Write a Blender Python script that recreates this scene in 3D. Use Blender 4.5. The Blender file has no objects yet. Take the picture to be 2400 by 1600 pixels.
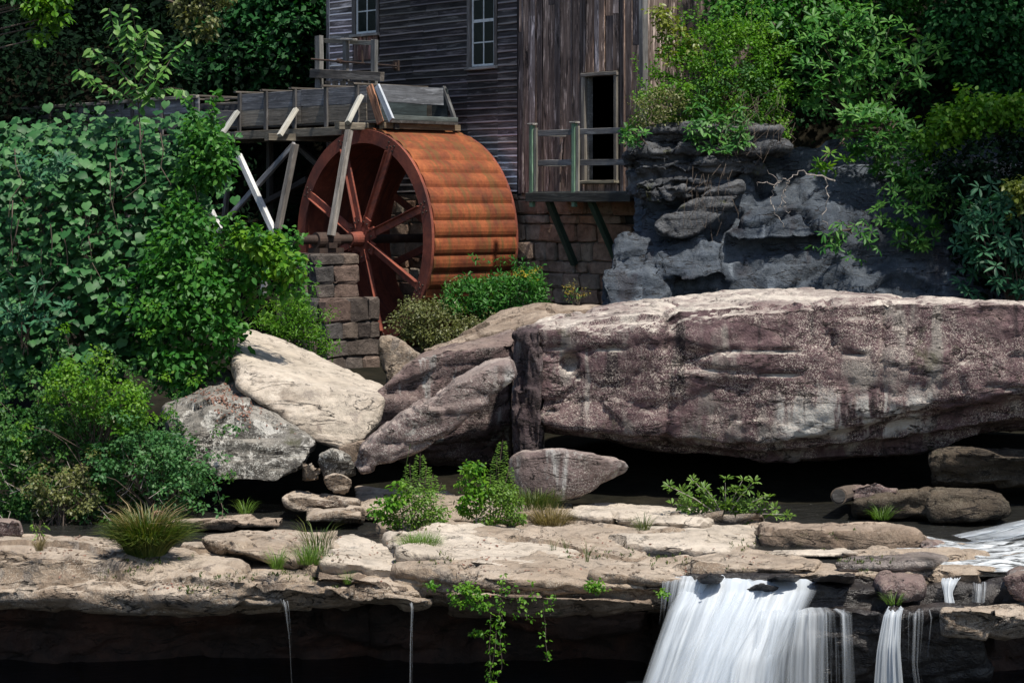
import bpy, bmesh, math, random
import numpy as np
from mathutils import Vector, Matrix

random.seed(7)
rng = np.random.default_rng(11)
scene = bpy.context.scene
COL = scene.collection

# ------------------------------------------------------------------ camera, sky, sun, exposure
FPX, HORIZON, CAMH = 4800.0, 480.0, 5.2        # focal length in photo pixels, horizon row, eye height (m)
cam_d = bpy.data.cameras.new('camera')
cam_d.sensor_width = 36.0
cam_d.lens = 36.0 * FPX / 2400.0
cam_d.shift_y = -(800.0 - HORIZON) / 2400.0
cam_d.clip_start = 0.5
cam_d.clip_end = 600.0
cam = bpy.data.objects.new('camera', cam_d)
cam.location = (0, 0, CAMH)
cam.rotation_euler = (math.radians(90), 0, 0)
COL.objects.link(cam)
scene.camera = cam

SUN = Vector((0.26, -0.375, 0.89)).normalized()
world = bpy.data.worlds.new('World')
scene.world = world
world.use_nodes = True
wn = world.node_tree
for n in list(wn.nodes):
    wn.nodes.remove(n)
sky = wn.nodes.new('ShaderNodeTexSky')
sky.sky_type = 'NISHITA'
sky.sun_disc = False
sky.sun_elevation = math.asin(SUN.z)
sky.sun_rotation = math.atan2(SUN.x, SUN.y)
bg = wn.nodes.new('ShaderNodeBackground')
bg.inputs['Strength'].default_value = 0.088
wo = wn.nodes.new('ShaderNodeOutputWorld')
wn.links.new(sky.outputs[0], bg.inputs[0])
wn.links.new(bg.outputs[0], wo.inputs[0])

sun_d = bpy.data.lights.new('sun', 'SUN')
sun_d.energy = 4.0
sun_d.angle = math.radians(2.0)
sun_d.color = (1.0, 0.94, 0.84)
sun = bpy.data.objects.new('sun', sun_d)
sun.location = (10, -10, 40)
sun.rotation_euler = (-SUN).to_track_quat('-Z', 'Y').to_euler()
COL.objects.link(sun)

scene.view_settings.view_transform = 'Standard'
scene.view_settings.look = 'None'
scene.view_settings.gamma = 1.0
scene.view_settings.exposure = 0.66
scene.render.engine = 'CYCLES'
scene.cycles.max_bounces = 5
scene.cycles.transparent_max_bounces = 12
scene.cycles.use_denoising = True

# ------------------------------------------------------------------ coordinates
def P(px, py, d):
    return Vector(((px - 1200.0) * d / FPX, d, CAMH + (HORIZON - py) * d / FPX))

CS, SN = 0.669, 0.743                           # the mill stands turned 48 degrees to the view
HUB = P(852, 560, 51.6)
UD = Vector((CS, -SN, 0)); WD = Vector((SN, CS, 0)); ND = -WD; ZD = Vector((0, 0, 1))
def F(t, w, z):
    return Vector((HUB.x + CS * t + SN * w, HUB.y - SN * t + CS * w, z))
def tz(px, py, w):
    r = Vector(((px - 1200) / FPX, 1.0, (HORIZON - py) / FPX))
    C0 = Vector((0, 0, CAMH))
    k = (w + (HUB - C0).dot(WD)) / r.dot(WD)
    p = C0 + k * r
    return (p - HUB).dot(UD), p.z
def W(px, py, w):
    t, z = tz(px, py, w)
    return F(t, w, z)

# ------------------------------------------------------------------ numpy noise
def _hash(ix, iy, iz, seed):
    h = (ix.astype(np.int64) * 374761393 + iy.astype(np.int64) * 668265263 + iz.astype(np.int64) * 1274126177 + seed * 974634777) & 0xFFFFFFFF
    h = ((h ^ (h >> 13)) * 1274126177) & 0xFFFFFFFF
    h = ((h ^ (h >> 16)) * 2246822519) & 0xFFFFFFFF
    return ((h ^ (h >> 15)) & 0xFFFFFF) / float(0xFFFFFF)
def vnoise(p, seed=0):
    i = np.floor(p).astype(np.int64); f = p - i
    u = f * f * f * (f * (f * 6 - 15) + 10)
    out = 0
    for dx in (0, 1):
        wx = u[:, 0] if dx else 1 - u[:, 0]
        for dy in (0, 1):
            wy = u[:, 1] if dy else 1 - u[:, 1]
            for dz in (0, 1):
                wz = u[:, 2] if dz else 1 - u[:, 2]
                out = out + wx * wy * wz * _hash(i[:, 0] + dx, i[:, 1] + dy, i[:, 2] + dz, seed)
    return out
def fbm(p, seed=0, octv=4):
    s = 0; a = 0.5; tot = 0
    for k in range(octv):
        s = s + a * vnoise(p * (2.03 ** k), seed + k * 17); tot += a; a *= 0.5
    return s / tot - 0.5

# ------------------------------------------------------------------ object helpers
WM = {}
def tag(o, label=None, cat=None, group=None, kind=None):
    if label: o['label'] = label
    if cat: o['category'] = cat
    if group: o['group'] = group
    if kind: o['kind'] = kind
    return o
def place(o, parent=None, M=None):
    M = M if M is not None else Matrix.Identity(4)
    WM[o.name] = M
    if parent is not None:
        o.parent = parent
        o.matrix_parent_inverse = WM[parent.name].inverted()
    o.matrix_basis = M
    return o
def thing(name, label, cat, loc, group=None):
    o = bpy.data.objects.new(name, None)
    COL.objects.link(o)
    o.empty_display_size = 0.3
    tag(o, label, cat, group)
    return place(o, None, Matrix.Translation(Vector(loc)))
def link(name, me, mat, parent=None, M=None, color=None):
    o = bpy.data.objects.new(name, me)
    COL.objects.link(o)
    if mat is not None and not me.materials:
        me.materials.append(mat)
    if color is not None:
        o.color = color
    return place(o, parent, M)

class MB:
    """collects shapes of ONE part"""
    def __init__(self): self.v = []; self.f = []
    def add(self, vs, fs):
        b = len(self.v); self.v += [tuple(x) for x in vs]; self.f += [tuple(i + b for i in f) for f in fs]
    def box(self, c, ax, ay, az):
        c = Vector(c); vs = [c + ax * i + ay * j + az * k for i in (-1, 1) for j in (-1, 1) for k in (-1, 1)]
        self.add(vs, [(0, 1, 3, 2), (4, 6, 7, 5), (0, 4, 5, 1), (2, 3, 7, 6), (0, 2, 6, 4), (1, 5, 7, 3)])
    def fbox(self, t0, t1, w0, w1, z0, z1):
        c = F((t0 + t1) / 2, (w0 + w1) / 2, (z0 + z1) / 2)
        self.box(c, UD * (t1 - t0) / 2, WD * (w1 - w0) / 2, ZD * (z1 - z0) / 2)
    def tube(self, pts, rad, n=6, caps=True):
        pts = [Vector(p) for p in pts]
        if not hasattr(rad, '__len__'): rad = [rad] * len(pts)
        vs = []; fs = []
        for i, p in enumerate(pts):
            d = (pts[min(i + 1, len(pts) - 1)] - pts[max(i - 1, 0)])
            d = d.normalized() if d.length > 1e-9 else Vector((0, 0, 1))
            a = d.cross(Vector((0.31, 0.17, 0.93)))
            if a.length < 1e-3: a = d.cross(Vector((1, 0, 0)))
            a.normalize(); b = d.cross(a)
            for k in range(n):
                an = 2 * math.pi * k / n
                vs.append(p + (a * math.cos(an) + b * math.sin(an)) * rad[i])
        for i in range(len(pts) - 1):
            for k in range(n):
                k2 = (k + 1) % n
                fs.append((i * n + k, i * n + k2, (i + 1) * n + k2, (i + 1) * n + k))
        if caps:
            fs.append(tuple(range(n - 1, -1, -1))); fs.append(tuple((len(pts) - 1) * n + k for k in range(n)))
        self.add(vs, fs)
    def ring(self, c, axis, r0, r1, h, n=72, up=ZD):
        """annular solid about axis from c to c+axis*h"""
        a = axis.cross(up).normalized(); b = a.cross(axis).normalized()
        vs = []; fs = []
        for k in range(n):
            an = 2 * math.pi * k / n
            d = a * math.cos(an) + b * math.sin(an)
            vs += [c + d * r0, c + d * r1, c + d * r1 + axis * h, c + d * r0 + axis * h]
        for k in range(n):
            i = 4 * k; j = 4 * ((k + 1) % n)
            for q in range(4):
                q2 = (q + 1) % 4
                fs.append((i + q, i + q2, j + q2, j + q))
        self.add(vs, fs)
    def mesh(self, name, smooth=False):
        me = bpy.data.meshes.new(name)
        me.from_pydata(self.v, [], self.f); me.update()
        bm = bmesh.new(); bm.from_mesh(me); bmesh.ops.recalc_face_normals(bm, faces=bm.faces); bm.to_mesh(me); bm.free()
        if smooth:
            me.polygons.foreach_set('use_smooth', [True] * len(me.polygons))
        return me
    def build(self, name, mat, parent=None, smooth=False, color=None):
        return link(name, self.mesh(name, smooth), mat, parent, None, color)

def board(name, p0, p1, width, thick, face, mat, parent, color=None, rough=0.006, cham=0.008, taper=0.0):
    """a sawn timber from p0 to p1; its broad side (width) looks along 'face'"""
    p0, p1 = Vector(p0), Vector(p1)
    x = (p1 - p0); L = x.length; x.normalize()
    z = (face - x * face.dot(x)).normalized(); y = z.cross(x)
    c = min(cham, width * .2, thick * .3)
    hw, ht = width / 2, thick / 2
    sec = [(-hw + c, -ht), (hw - c, -ht), (hw, -ht + c), (hw, ht - c), (hw - c, ht), (-hw + c, ht), (-hw, ht - c), (-hw, -ht + c)]
    seg = 3
    vs = []; fs = []
    for i in range(seg + 1):
        xx = -L / 2 + L * i / seg
        oy, oz = random.uniform(-rough, rough), random.uniform(-rough, rough) * .5
        for (a, b) in sec:
            e = random.uniform(-rough, rough) * 1.5 if i in (0, seg) else 0
            vs.append((xx + e, a * (1 - taper * i / seg) + oy + random.uniform(-rough, rough) * .3, b + oz))
    for i in range(seg):
        for k in range(8):
            k2 = (k + 1) % 8
            fs.append((i * 8 + k, i * 8 + k2, (i + 1) * 8 + k2, (i + 1) * 8 + k))
    fs.append(tuple(range(7, -1, -1))); fs.append(tuple(seg * 8 + k for k in range(8)))
    me = bpy.data.meshes.new(name); me.from_pydata(vs, [], fs); me.update()
    M = Matrix((x, y, z)).transposed().to_4x4(); M.translation = (p0 + p1) / 2
    return link(name, me, mat, parent, M, color)

# rough-hewn stone blocks: eight shared shapes, sized per object
def _stone_mesh(k):
    bm = bmesh.new(); bmesh.ops.create_cube(bm, size=1.0)
    bmesh.ops.bevel(bm, geom=bm.edges[:], offset=0.11, segments=1, affect='EDGES')
    r = random.Random(100 + k)
    for v in bm.verts:
        v.co += Vector((r.uniform(-1, 1), r.uniform(-1, 1), r.uniform(-1, 1))) * 0.07
    me = bpy.data.meshes.new('stone'); bm.to_mesh(me); bm.free()
    return me
STONES = [_stone_mesh(k) for k in range(8)]
def stone(c, sx, sy, sz, mat, parent, xd=UD, yd=WD, color=None):
    me = random.choice(STONES)
    if not me.materials: me.materials.append(mat)
    o = bpy.data.objects.new('stone', me); COL.objects.link(o)
    if color: o.color = color
    if me.materials[0] != mat:
        o.material_slots[0].link = 'OBJECT'; o.material_slots[0].material = mat
    M = Matrix((xd * sx, yd * sy, ZD * sz)).transposed().to_4x4()
    a = random.uniform(-.03, .03)
    M = M @ Matrix.Rotation(a, 4, 'Y') if False else M
    M.translation = c
    return place(o, parent, M)

# ------------------------------------------------------------------ materials
def newmat(name):
    m = bpy.data.materials.new(name); m.use_nodes = True
    nt = m.node_tree
    for n in list(nt.nodes): nt.nodes.remove(n)
    return m, nt
class G:
    def __init__(self, nt): self.nt = nt
    def n(self, t, ins=None, **props):
        nd = self.nt.nodes.new(t)
        for k, v in props.items(): setattr(nd, k, v)
        for k, v in (ins or {}).items():
            s = nd.inputs[k]
            if isinstance(v, bpy.types.NodeSocket): self.nt.links.new(v, s)
            else: s.default_value = v
        return nd
    def coord(self, kind='Object', scale=(1, 1, 1)):
        c = self.n('ShaderNodeTexCoord').outputs[kind]
        return self.n('ShaderNodeMapping', {'Vector': c, 'Scale': scale}).outputs[0]
    def noise(self, vec, scale, detail=6, rough=.6, dist=0.0):
        return self.n('ShaderNodeTexNoise', {'Vector': vec, 'Scale': scale, 'Detail': detail, 'Roughness': rough, 'Distortion': dist}).outputs['Fac']
    def voro(self, vec, scale, out='Distance', **kw):
        return self.n('ShaderNodeTexVoronoi', {'Vector': vec, 'Scale': scale}, **kw).outputs[out]
    def ramp(self, fac, stops, mode='LINEAR'):
        r = self.n('ShaderNodeValToRGB', {'Fac': fac}); e = r.color_ramp.elements
        r.color_ramp.interpolation = mode
        while len(e) < len(stops): e.new(0.5)
        for k, (p, c) in enumerate(stops):
            e[k].position = p
            e[k].color = (c, c, c, 1) if not hasattr(c, '__len__') else (*c, 1)
        return r.outputs[0]
    def math(self, op, a, b=0.0, clamp=False):
        m = self.n('ShaderNodeMath', operation=op, use_clamp=clamp)
        for k, v in enumerate((a, b)):
            if isinstance(v, bpy.types.NodeSocket): self.nt.links.new(v, m.inputs[k])
            else: m.inputs[k].default_value = v
        return m.outputs[0]
    def mix(self, fac, a, b, blend='MIX'):
        m = self.n('ShaderNodeMix', data_type='RGBA', blend_type=blend)
        for s, v in ((m.inputs[0], fac), (m.inputs[6], a), (m.inputs[7], b)):
            if isinstance(v, bpy.types.NodeSocket): self.nt.links.new(v, s)
            elif hasattr(v, '__len__'): s.default_value = (*v[:3], 1)
            else: s.default_value = v
        return m.outputs[2]
    def bump(self, h, strength, dist, normal=None):
        ins = {'Height': h, 'Strength': strength, 'Distance': dist}
        if normal is not None: ins['Normal'] = normal
        return self.n('ShaderNodeBump', ins).outputs[0]
    def out(self, sh): self.n('ShaderNodeOutputMaterial', {'Surface': sh})
    def bsdf(self, col, rough=.85, normal=None, **ins):
        d = {'Base Color': col, 'Roughness': rough}
        if normal is not None: d['Normal'] = normal
        d.update(ins)
        if not isinstance(col, bpy.types.NodeSocket): d['Base Color'] = (*col[:3], 1)
        return self.n('ShaderNodeBsdfPrincipled', d).outputs[0]

def rock_mat(name, cols, speck=None, speck_amt=.5, streaks=(), crack=.5, top_tone=None, moss=None, rough=.9, bump=1.0, spec=.25, lichen=None, lichen_amt=.5, speck_scale=22, zsplit=None, panel=None):
    m, nt = newmat(name); g = G(nt)
    v = g.coord(); n1 = g.noise(v, .9, 8, .65, .3); n2 = g.noise(v, 5.5, 6, .65)
    base = g.ramp(n1, [(.3, cols[0]), (.5, cols[1]), (.7, cols[2])])
    base = g.mix(.65, base, g.ramp(n2, [(.28, .35), (.5, .95), (.75, 1.5)]), 'MULTIPLY')
    # bedding: thin bands of slightly different tone
    vb = g.coord(scale=(.25, .25, 4.5)); nb = g.noise(vb, 1.0, 5, .6, .4)
    base = g.mix(.45, base, g.ramp(nb, [(.3, .55), (.5, 1.0), (.7, 1.25)]), 'MULTIPLY')
    for (colr, thr, sc, lo) in streaks:
        vs_ = g.coord(scale=(2.2 * sc, 2.2 * sc, .28 * sc)); ns = g.noise(vs_, 1.0, 6, .6, .2)
        nm = g.noise(v, .5 + lo, 3, .5)
        f = g.math('MULTIPLY', g.ramp(ns, [(thr, 0.), (thr + .06, 1.)]), g.ramp(nm, [(.47, 0.), (.56, 1.)]))
        base = g.mix(g.math('MULTIPLY', f, .85), base, colr)
    if panel:
        (x0, x1, z0, z1) = panel
        s3 = g.n('ShaderNodeSeparateXYZ', {0: v}); wob = g.math('MULTIPLY', g.math('SUBTRACT', g.noise(v, 1.8, 6, .7), .5), 1.1)
        fx = g.math('ADD', s3.outputs[0], wob); fz = g.math('ADD', s3.outputs[2], g.math('MULTIPLY', wob, .9))
        def band(f, a, b): return g.math('MULTIPLY', g.math('MULTIPLY', g.math('SUBTRACT', f, a), 4.0, True), g.math('MULTIPLY', g.math('SUBTRACT', b, f), 4.0, True))
        reg = g.math('MULTIPLY', band(fx, x0, x1), band(fz, z0, z1))
        sp_ = g.noise(g.coord(scale=(3.4, 3.4, .45)), 1.0, 6, .62, .25)
        base = g.mix(g.math('MULTIPLY', reg, g.ramp(sp_, [(.44, 0.), (.53, .9)])), base, (.46, .45, .42))
        base = g.mix(g.math('MULTIPLY', reg, g.ramp(sp_, [(.38, .9), (.45, 0.)])), base, (.03, .024, .026))
    if lichen:
        nl = g.noise(v, 2.6, 9, .72, .5)
        f = g.ramp(nl, [(.62 - .12 * lichen_amt, 0.), (.66 - .12 * lichen_amt, 1.)])
        base = g.mix(g.math('MULTIPLY', f, .8), base, lichen)
    if speck:
        vd = g.voro(g.n('ShaderNodeVectorMath', {0: v, 1: g.n('ShaderNodeTexNoise', {'Vector': v, 'Scale': 9.0}).outputs['Color']}, operation='ADD').outputs[0], speck_scale)
        nm = g.noise(v, 1.4, 5, .65)
        msk = g.ramp(nm, [(.42, .06), (.58, 1.)])
        f = g.math('MULTIPLY', g.ramp(vd, [(.0, 1.), (.30, 1.), (.42, 0.)]), g.math('MULTIPLY', msk, speck_amt))
        vd2 = g.voro(g.n('ShaderNodeVectorMath', {0: v, 1: g.n('ShaderNodeVectorMath', {0: g.n('ShaderNodeTexNoise', {'Vector': v, 'Scale': 16.0}).outputs['Color'], 'Scale': .35}, operation='SCALE').outputs[0]}, operation='ADD').outputs[0], speck_scale * .62)
        f2 = g.math('MULTIPLY', g.ramp(vd2, [(.0, 1.), (.16, .9), (.3, 0.)]), g.math('MULTIPLY', msk, speck_amt))
        base = g.mix(g.math('MAXIMUM', f, f2), base, speck)
    if moss:
        nm = g.noise(v, 1.1, 7, .7)
        base = g.mix(g.ramp(nm, [(.6, 0.), (.68, .85)]), base, moss)
    # dirt packed in thin cracks
    vc = g.coord(scale=(.5, .5, 2.0)); nc = g.noise(vc, 1.6, 5, .6, .6)
    c = g.ramp(g.math('ABSOLUTE', g.math('SUBTRACT', nc, .5)), [(.0, 1.), (.008, .6), (.018, 0.)])
    c = g.math('MULTIPLY', c, g.math('MULTIPLY', g.ramp(n2, [(.4, 0.), (.55, 1.)]), crack))
    base = g.mix(c, base, (.018, .015, .014))
    if top_tone:  # mixes a paler tone onto faces that look up
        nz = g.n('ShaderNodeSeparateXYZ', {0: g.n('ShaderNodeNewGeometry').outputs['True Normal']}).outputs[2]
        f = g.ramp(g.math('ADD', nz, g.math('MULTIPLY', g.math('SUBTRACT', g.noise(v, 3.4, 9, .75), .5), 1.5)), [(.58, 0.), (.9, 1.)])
        base = g.mix(g.math('MULTIPLY', f, .85), base, g.mix(.85, g.mix(g.ramp(n1, [(.42, 0.), (.62, .75)]), top_tone, cols[1]), g.ramp(g.noise(v, 2.3, 9, .72, .6), [(.3, .5), (.5, 1.), (.72, 1.25)]), 'MULTIPLY'))
    n3 = g.noise(v, 22, 5, .7); n4 = g.noise(v, 3.0, 6, .65)
    nrm = g.bump(n4, .55 * bump, .12)
    nrm = g.bump(n3, .6 * bump, .03, nrm)
    nrm = g.bump(g.math('SUBTRACT', 1.0, c), .7 * bump, .03, nrm)
    g.out(g.bsdf(base, rough, nrm, **{'Specular IOR Level': spec}))
    return m

def wood_mat(name, c_dark, c_mid, c_light, tint=True, rough=.85, streak=.5, bump=.8, lip=None):
    m, nt = newmat(name); g = G(nt)
    c = g.n('ShaderNodeTexCoord').outputs['Object']
    oi = g.n('ShaderNodeObjectInfo')
    off = g.n('ShaderNodeVectorMath', {0: c, 1: g.n('ShaderNodeCombineXYZ', {0: g.math('MULTIPLY', oi.outputs['Random'], 57.0), 1: g.math('MULTIPLY', oi.outputs['Random'], 23.0), 2: 0.0}).outputs[0]}, operation='ADD').outputs[0]
    gv = g.n('ShaderNodeMapping', {'Vector': off, 'Scale': (.8, 14, 14)}).outputs[0]
    gv2 = g.n('ShaderNodeMapping', {'Vector': off, 'Scale': (.55, 4.5, 4.5)}).outputs[0]
    n1 = g.noise(gv, 1.6, 7, .7, .35); n2 = g.noise(gv2, 1.0, 6, .65, .5); n3 = g.noise(off, 1.1, 6, .65)
    col = g.ramp(g.math('ADD', g.math('MULTIPLY', n1, .55), g.math('MULTIPLY', n2, .45)), [(.33, c_dark), (.5, c_mid), (.66, c_light)])
    col = g.mix(.6, col, g.ramp(n3, [(.3, .45), (.5, 1.), (.7, 1.35)]), 'MULTIPLY')
    if streak:
        st = g.ramp(g.noise(gv2, 1.9, 6, .7, .2), [(.55, 0.), (.63, 1.)])
        col = g.mix(g.math('MULTIPLY', st, streak), col, tuple(min(1, x * 1.8 + .03) for x in c_light))
        sd = g.ramp(g.noise(gv2, 1.3, 6, .7, .7), [(.34, 1.), (.42, 0.)])
        col = g.mix(g.math('MULTIPLY', sd, streak * 1.2, True), col, tuple(x * .35 for x in c_dark))
    if lip:  # pale strip painted along the lower edge for light caught there
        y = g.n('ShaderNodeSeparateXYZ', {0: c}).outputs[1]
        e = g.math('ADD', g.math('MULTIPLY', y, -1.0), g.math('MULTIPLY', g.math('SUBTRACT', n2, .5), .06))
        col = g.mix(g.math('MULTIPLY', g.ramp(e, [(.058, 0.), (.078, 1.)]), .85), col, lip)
    if tint:
        col = g.mix(1.0, col, oi.outputs['Color'], 'MULTIPLY')
    nrm = g.bump(n1, .7 * bump, .02)
    g.out(g.bsdf(col, rough, nrm, **{'Specular IOR Level': .25}))
    return m

def leaf_mat(name, c0, c1, c2, rough=.42, trans=.3, spec=.5, vein=False):
    m, nt = newmat(name); g = G(nt)
    a = g.n('ShaderNodeAttribute', attribute_name='tint').outputs['Fac']
    oi = g.n('ShaderNodeObjectInfo').outputs['Random']
    f = g.math('FRACT', g.math('ADD', a, g.math('MULTIPLY', oi, .37)))
    col = g.ramp(f, [(0., c0), (.5, c1), (1., c2)])
    nz = g.noise(g.coord(), 14, 3, .6)
    col = g.mix(.5, col, g.ramp(nz, [(.3, .7), (.7, 1.25)]), 'MULTIPLY')
    b = g.bsdf(col, rough, None, **{'Specular IOR Level': spec})
    t = g.n('ShaderNodeBsdfTranslucent', {'Color': g.mix(1.0, col, (1.35, 1.45, .6), 'MULTIPLY')}).outputs[0]
    g.out(g.n('ShaderNodeMixShader', {0: trans, 1: b, 2: t}).outputs[0])
    return m

MAT = {}
MAT['sand'] = rock_mat('sunlit_sandstone', ((.13, .096, .07), (.245, .185, .135), (.365, .295, .225)), speck=(.46, .41, .34), speck_amt=.55, crack=1., streaks=(((.085, .06, .045), .55, .8, .2), ((.17, .15, .13), .56, .6, .5)), speck_scale=12, top_tone=(.42, .35, .28), bump=1.6, lichen=(.17, .145, .125), lichen_amt=.75)
MAT['pale'] = rock_mat('pale_sandstone', ((.22, .18, .145), (.37, .315, .255), (.49, .43, .355)), speck=(.10, .085, .07), speck_amt=.5, crack=1., lichen=(.24, .205, .175), lichen_amt=.5, top_tone=(.52, .455, .38), streaks=(((.12, .09, .075), .56, .7, .3), ((.23, .22, .20), .55, .6, .6)), bump=1.4)
MAT['brown'] = rock_mat('brown_sandstone', ((.085, .06, .045), (.15, .11, .082), (.22, .165, .12)), speck=(.32, .27, .21), speck_amt=.55, crack=.9, top_tone=(.40, .32, .25), moss=(.055, .055, .022), bump=1.5)
MAT['purple'] = rock_mat('purple_sandstone', ((.07, .042, .046), (.118, .073, .078), (.18, .124, .118)), speck=(.52, .45, .39), speck_amt=1.0, streaks=(((.34, .31, .28), .58, .8, .1), ((.02, .016, .018), .55, 1.1, .33), ((.26, .235, .21), .55, .5, .6)), crack=1., top_tone=(.60, .54, .47), speck_scale=13, bump=1.6, moss=(.09, .085, .055), panel=(4.2, 6.9, 1.25, 2.25))
MAT['purple_plain'] = rock_mat('smooth_purple_sandstone', ((.075, .05, .05), (.125, .085, .082), (.19, .138, .125)), speck=(.42, .38, .34), speck_amt=.5, streaks=(((.38, .38, .36), .56, .9, .0), ((.05, .035, .035), .55, .7, .4)), crack=1., top_tone=(.26, .20, .17), bump=1.4, speck_scale=12)
MAT['column'] = rock_mat('dark_fissured_rock', ((.035, .026, .028), (.07, .05, .053), (.12, .09, .088)), speck=(.3, .27, .25), speck_amt=.4, streaks=(((.02, .016, .018), .5, 1.2, .2), ((.26, .23, .22), .58, 1.0, .5)), crack=1., bump=1.6)
MAT['drip'] = rock_mat('drip_stained_rock', ((.085, .062, .06), (.15, .11, .105), (.23, .18, .165)), speck=(.45, .42, .38), speck_amt=.7, streaks=(((.45, .45, .43), .53, .9, .0), ((.05, .038, .035), .54, .7, .4)), crack=1., top_tone=(.40, .33, .29), bump=1.5, speck_scale=11, lichen=(.30, .29, .27), lichen_amt=.2)
MAT['darkbrown'] = rock_mat('shade_dark_mossy_rock', ((.025, .02, .015), (.055, .042, .03), (.095, .072, .05)), speck=(.26, .23, .18), speck_amt=.5, crack=1., moss=(.03, .04, .012), bump=1.6, lichen=(.14, .12, .09), lichen_amt=.2)  # mossy brown rock with the huge boulder's shade put into its colour
MAT['wetsand'] = rock_mat('wet_film_rock', ((.09, .075, .07), (.19, .16, .145), (.31, .265, .225)), speck=(.38, .34, .30), speck_amt=.4, crack=1., streaks=(((.03, .026, .025), .54, .6, .2),), bump=1.6, rough=.32, spec=.6)
MAT['lichen'] = rock_mat('lichen_rock', ((.05, .047, .042), (.11, .102, .09), (.20, .188, .17)), speck=(.5, .49, .45), speck_amt=.9, lichen=(.50, .48, .44), lichen_amt=.6, crack=1., streaks=(((.02, .018, .015), .54, .8, .2),), moss=(.06, .06, .025), top_tone=(.30, .275, .24), bump=1.6, speck_scale=9)
MAT['grey'] = rock_mat('blue_grey_cliff', ((.026, .033, .043), (.052, .064, .082), (.098, .114, .136)), speck=(.3, .31, .31), speck_amt=.25, streaks=(((.03, .03, .038), .54, .7, .1), ((.22, .25, .29), .58, .6, .4)), crack=1., moss=None, bump=1.2)
MAT['layered'] = rock_mat('dark_layered_rock', ((.028, .03, .036), (.066, .07, .078), (.14, .14, .142)), speck=(.28, .27, .26), speck_amt=.4, crack=1., moss=(.075, .08, .014), bump=1.6)
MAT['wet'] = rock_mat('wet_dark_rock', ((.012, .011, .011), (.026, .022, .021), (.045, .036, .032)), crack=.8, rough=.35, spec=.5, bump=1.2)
MAT['cave'] = rock_mat('damp_shaded_undercut_rock', ((.016, .012, .011), (.04, .024, .019), (.085, .038, .026)), crack=.8, rough=.7, spec=.25, bump=1.2)  # damp rock, its colour darkened further for the deep shade under the lip
MAT['soil'] = rock_mat('forest_soil', ((.006, .006, .004), (.012, .011, .007), (.022, .018, .012)), crack=.2, rough=1., spec=.1)

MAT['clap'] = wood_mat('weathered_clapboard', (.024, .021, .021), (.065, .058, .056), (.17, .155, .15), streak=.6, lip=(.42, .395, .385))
MAT['vert'] = wood_mat('weathered_brown_board', (.05, .04, .038), (.24, .185, .155), (.50, .41, .35), streak=.95)
MAT['greywood'] = wood_mat('grey_weathered_timber', (.07, .065, .06), (.17, .16, .15), (.30, .285, .265), streak=.4)
MAT['whitewood'] = wood_mat('silver_white_timber', (.28, .28, .27), (.45, .45, .44), (.60, .60, .58), streak=.25)
MAT['darkwood'] = wood_mat('dark_wet_timber', (.018, .017, .016), (.045, .042, .040), (.09, .085, .08), streak=.3)
MAT['greenwood'] = wood_mat('algae_green_timber', (.05, .085, .055), (.11, .18, .12), (.19, .28, .19), streak=.3)

def rust_mat(name, cols, streak):
    m, nt = newmat(name); g = G(nt)
    v = g.coord(); n1 = g.noise(v, 1.6, 8, .65, .3); n2 = g.noise(v, 14, 5, .7)
    # run-off streaks follow the plates from rim to rim
    vs_ = g.n('ShaderNodeMapping', {'Vector': v, 'Rotation': (0, 0, math.radians(-48)), 'Scale': (1, 1, 1)}).outputs[0]
    vs_ = g.n('ShaderNodeMapping', {'Vector': vs_, 'Scale': (9, .8, .8)}).outputs[0]
    n3 = g.noise(vs_, 1.0, 5, .65)
    col = g.ramp(n1, [(.3, cols[0]), (.5, cols[1]), (.7, cols[2])])
    col = g.mix(.5, col, g.ramp(n2, [(.3, .6), (.6, 1.15)]), 'MULTIPLY')
    if streak:
        col = g.mix(g.math('MULTIPLY', g.ramp(n3, [(.48, 0.), (.66, 1.)]), .85), col, streak)
    g.out(g.bsdf(col, .75, g.bump(n2, .35, .015), **{'Specular IOR Level': .3}))
    return m
MAT['rust'] = rust_mat('orange_rust', ((.075, .022, .012), (.19, .05, .019), (.32, .095, .032)), (.11, .065, .02))
MAT['rustred'] = rust_mat('red_rust', ((.10, .03, .02), (.21, .056, .035), (.29, .085, .05)), (.09, .035, .03))
MAT['rustdark'] = rust_mat('dark_iron', ((.02, .014, .012), (.05, .032, .025), (.10, .06, .045)), None)

def block_mat(name, stops, rough=.9):
    m, nt = newmat(name); g = G(nt)
    oi = g.n('ShaderNodeObjectInfo'); pos = g.n('ShaderNodeNewGeometry').outputs['Position']
    base = g.ramp(oi.outputs['Random'], stops)
    n1 = g.noise(pos, 4.5, 7, .7); n2 = g.noise(pos, 20, 5, .7); n0 = g.noise(pos, 1.3, 5, .6)
    col = g.mix(.8, base, g.ramp(n1, [(.28, .35), (.5, 1.), (.72, 1.6)]), 'MULTIPLY')
    col = g.mix(.6, col, g.ramp(n0, [(.35, .5), (.6, 1.25)]), 'MULTIPLY')
    col = g.mix(g.ramp(n2, [(.62, 0.), (.72, .5)]), col, (.34, .32, .29))
    nrm = g.bump(n2, .8, .03, g.bump(n1, .9, .08))
    g.out(g.bsdf(col, rough, nrm, **{'Specular IOR Level': .2})); return m
MAT['pierstone'] = block_mat('grey_pier_stone', [(0., (.05, .04, .036)), (.3, (.10, .08, .068)), (.6, (.075, .07, .068)), (.8, (.15, .115, .092)), (1., (.12, .082, .068))])
MAT['basestone'] = block_mat('warm_foundation_stone', [(0., (.19, .115, .08)), (.35, (.30, .195, .14)), (.65, (.25, .21, .17)), (1., (.36, .22, .15))])
m, nt = newmat('old_mortar'); g = G(nt)
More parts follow.
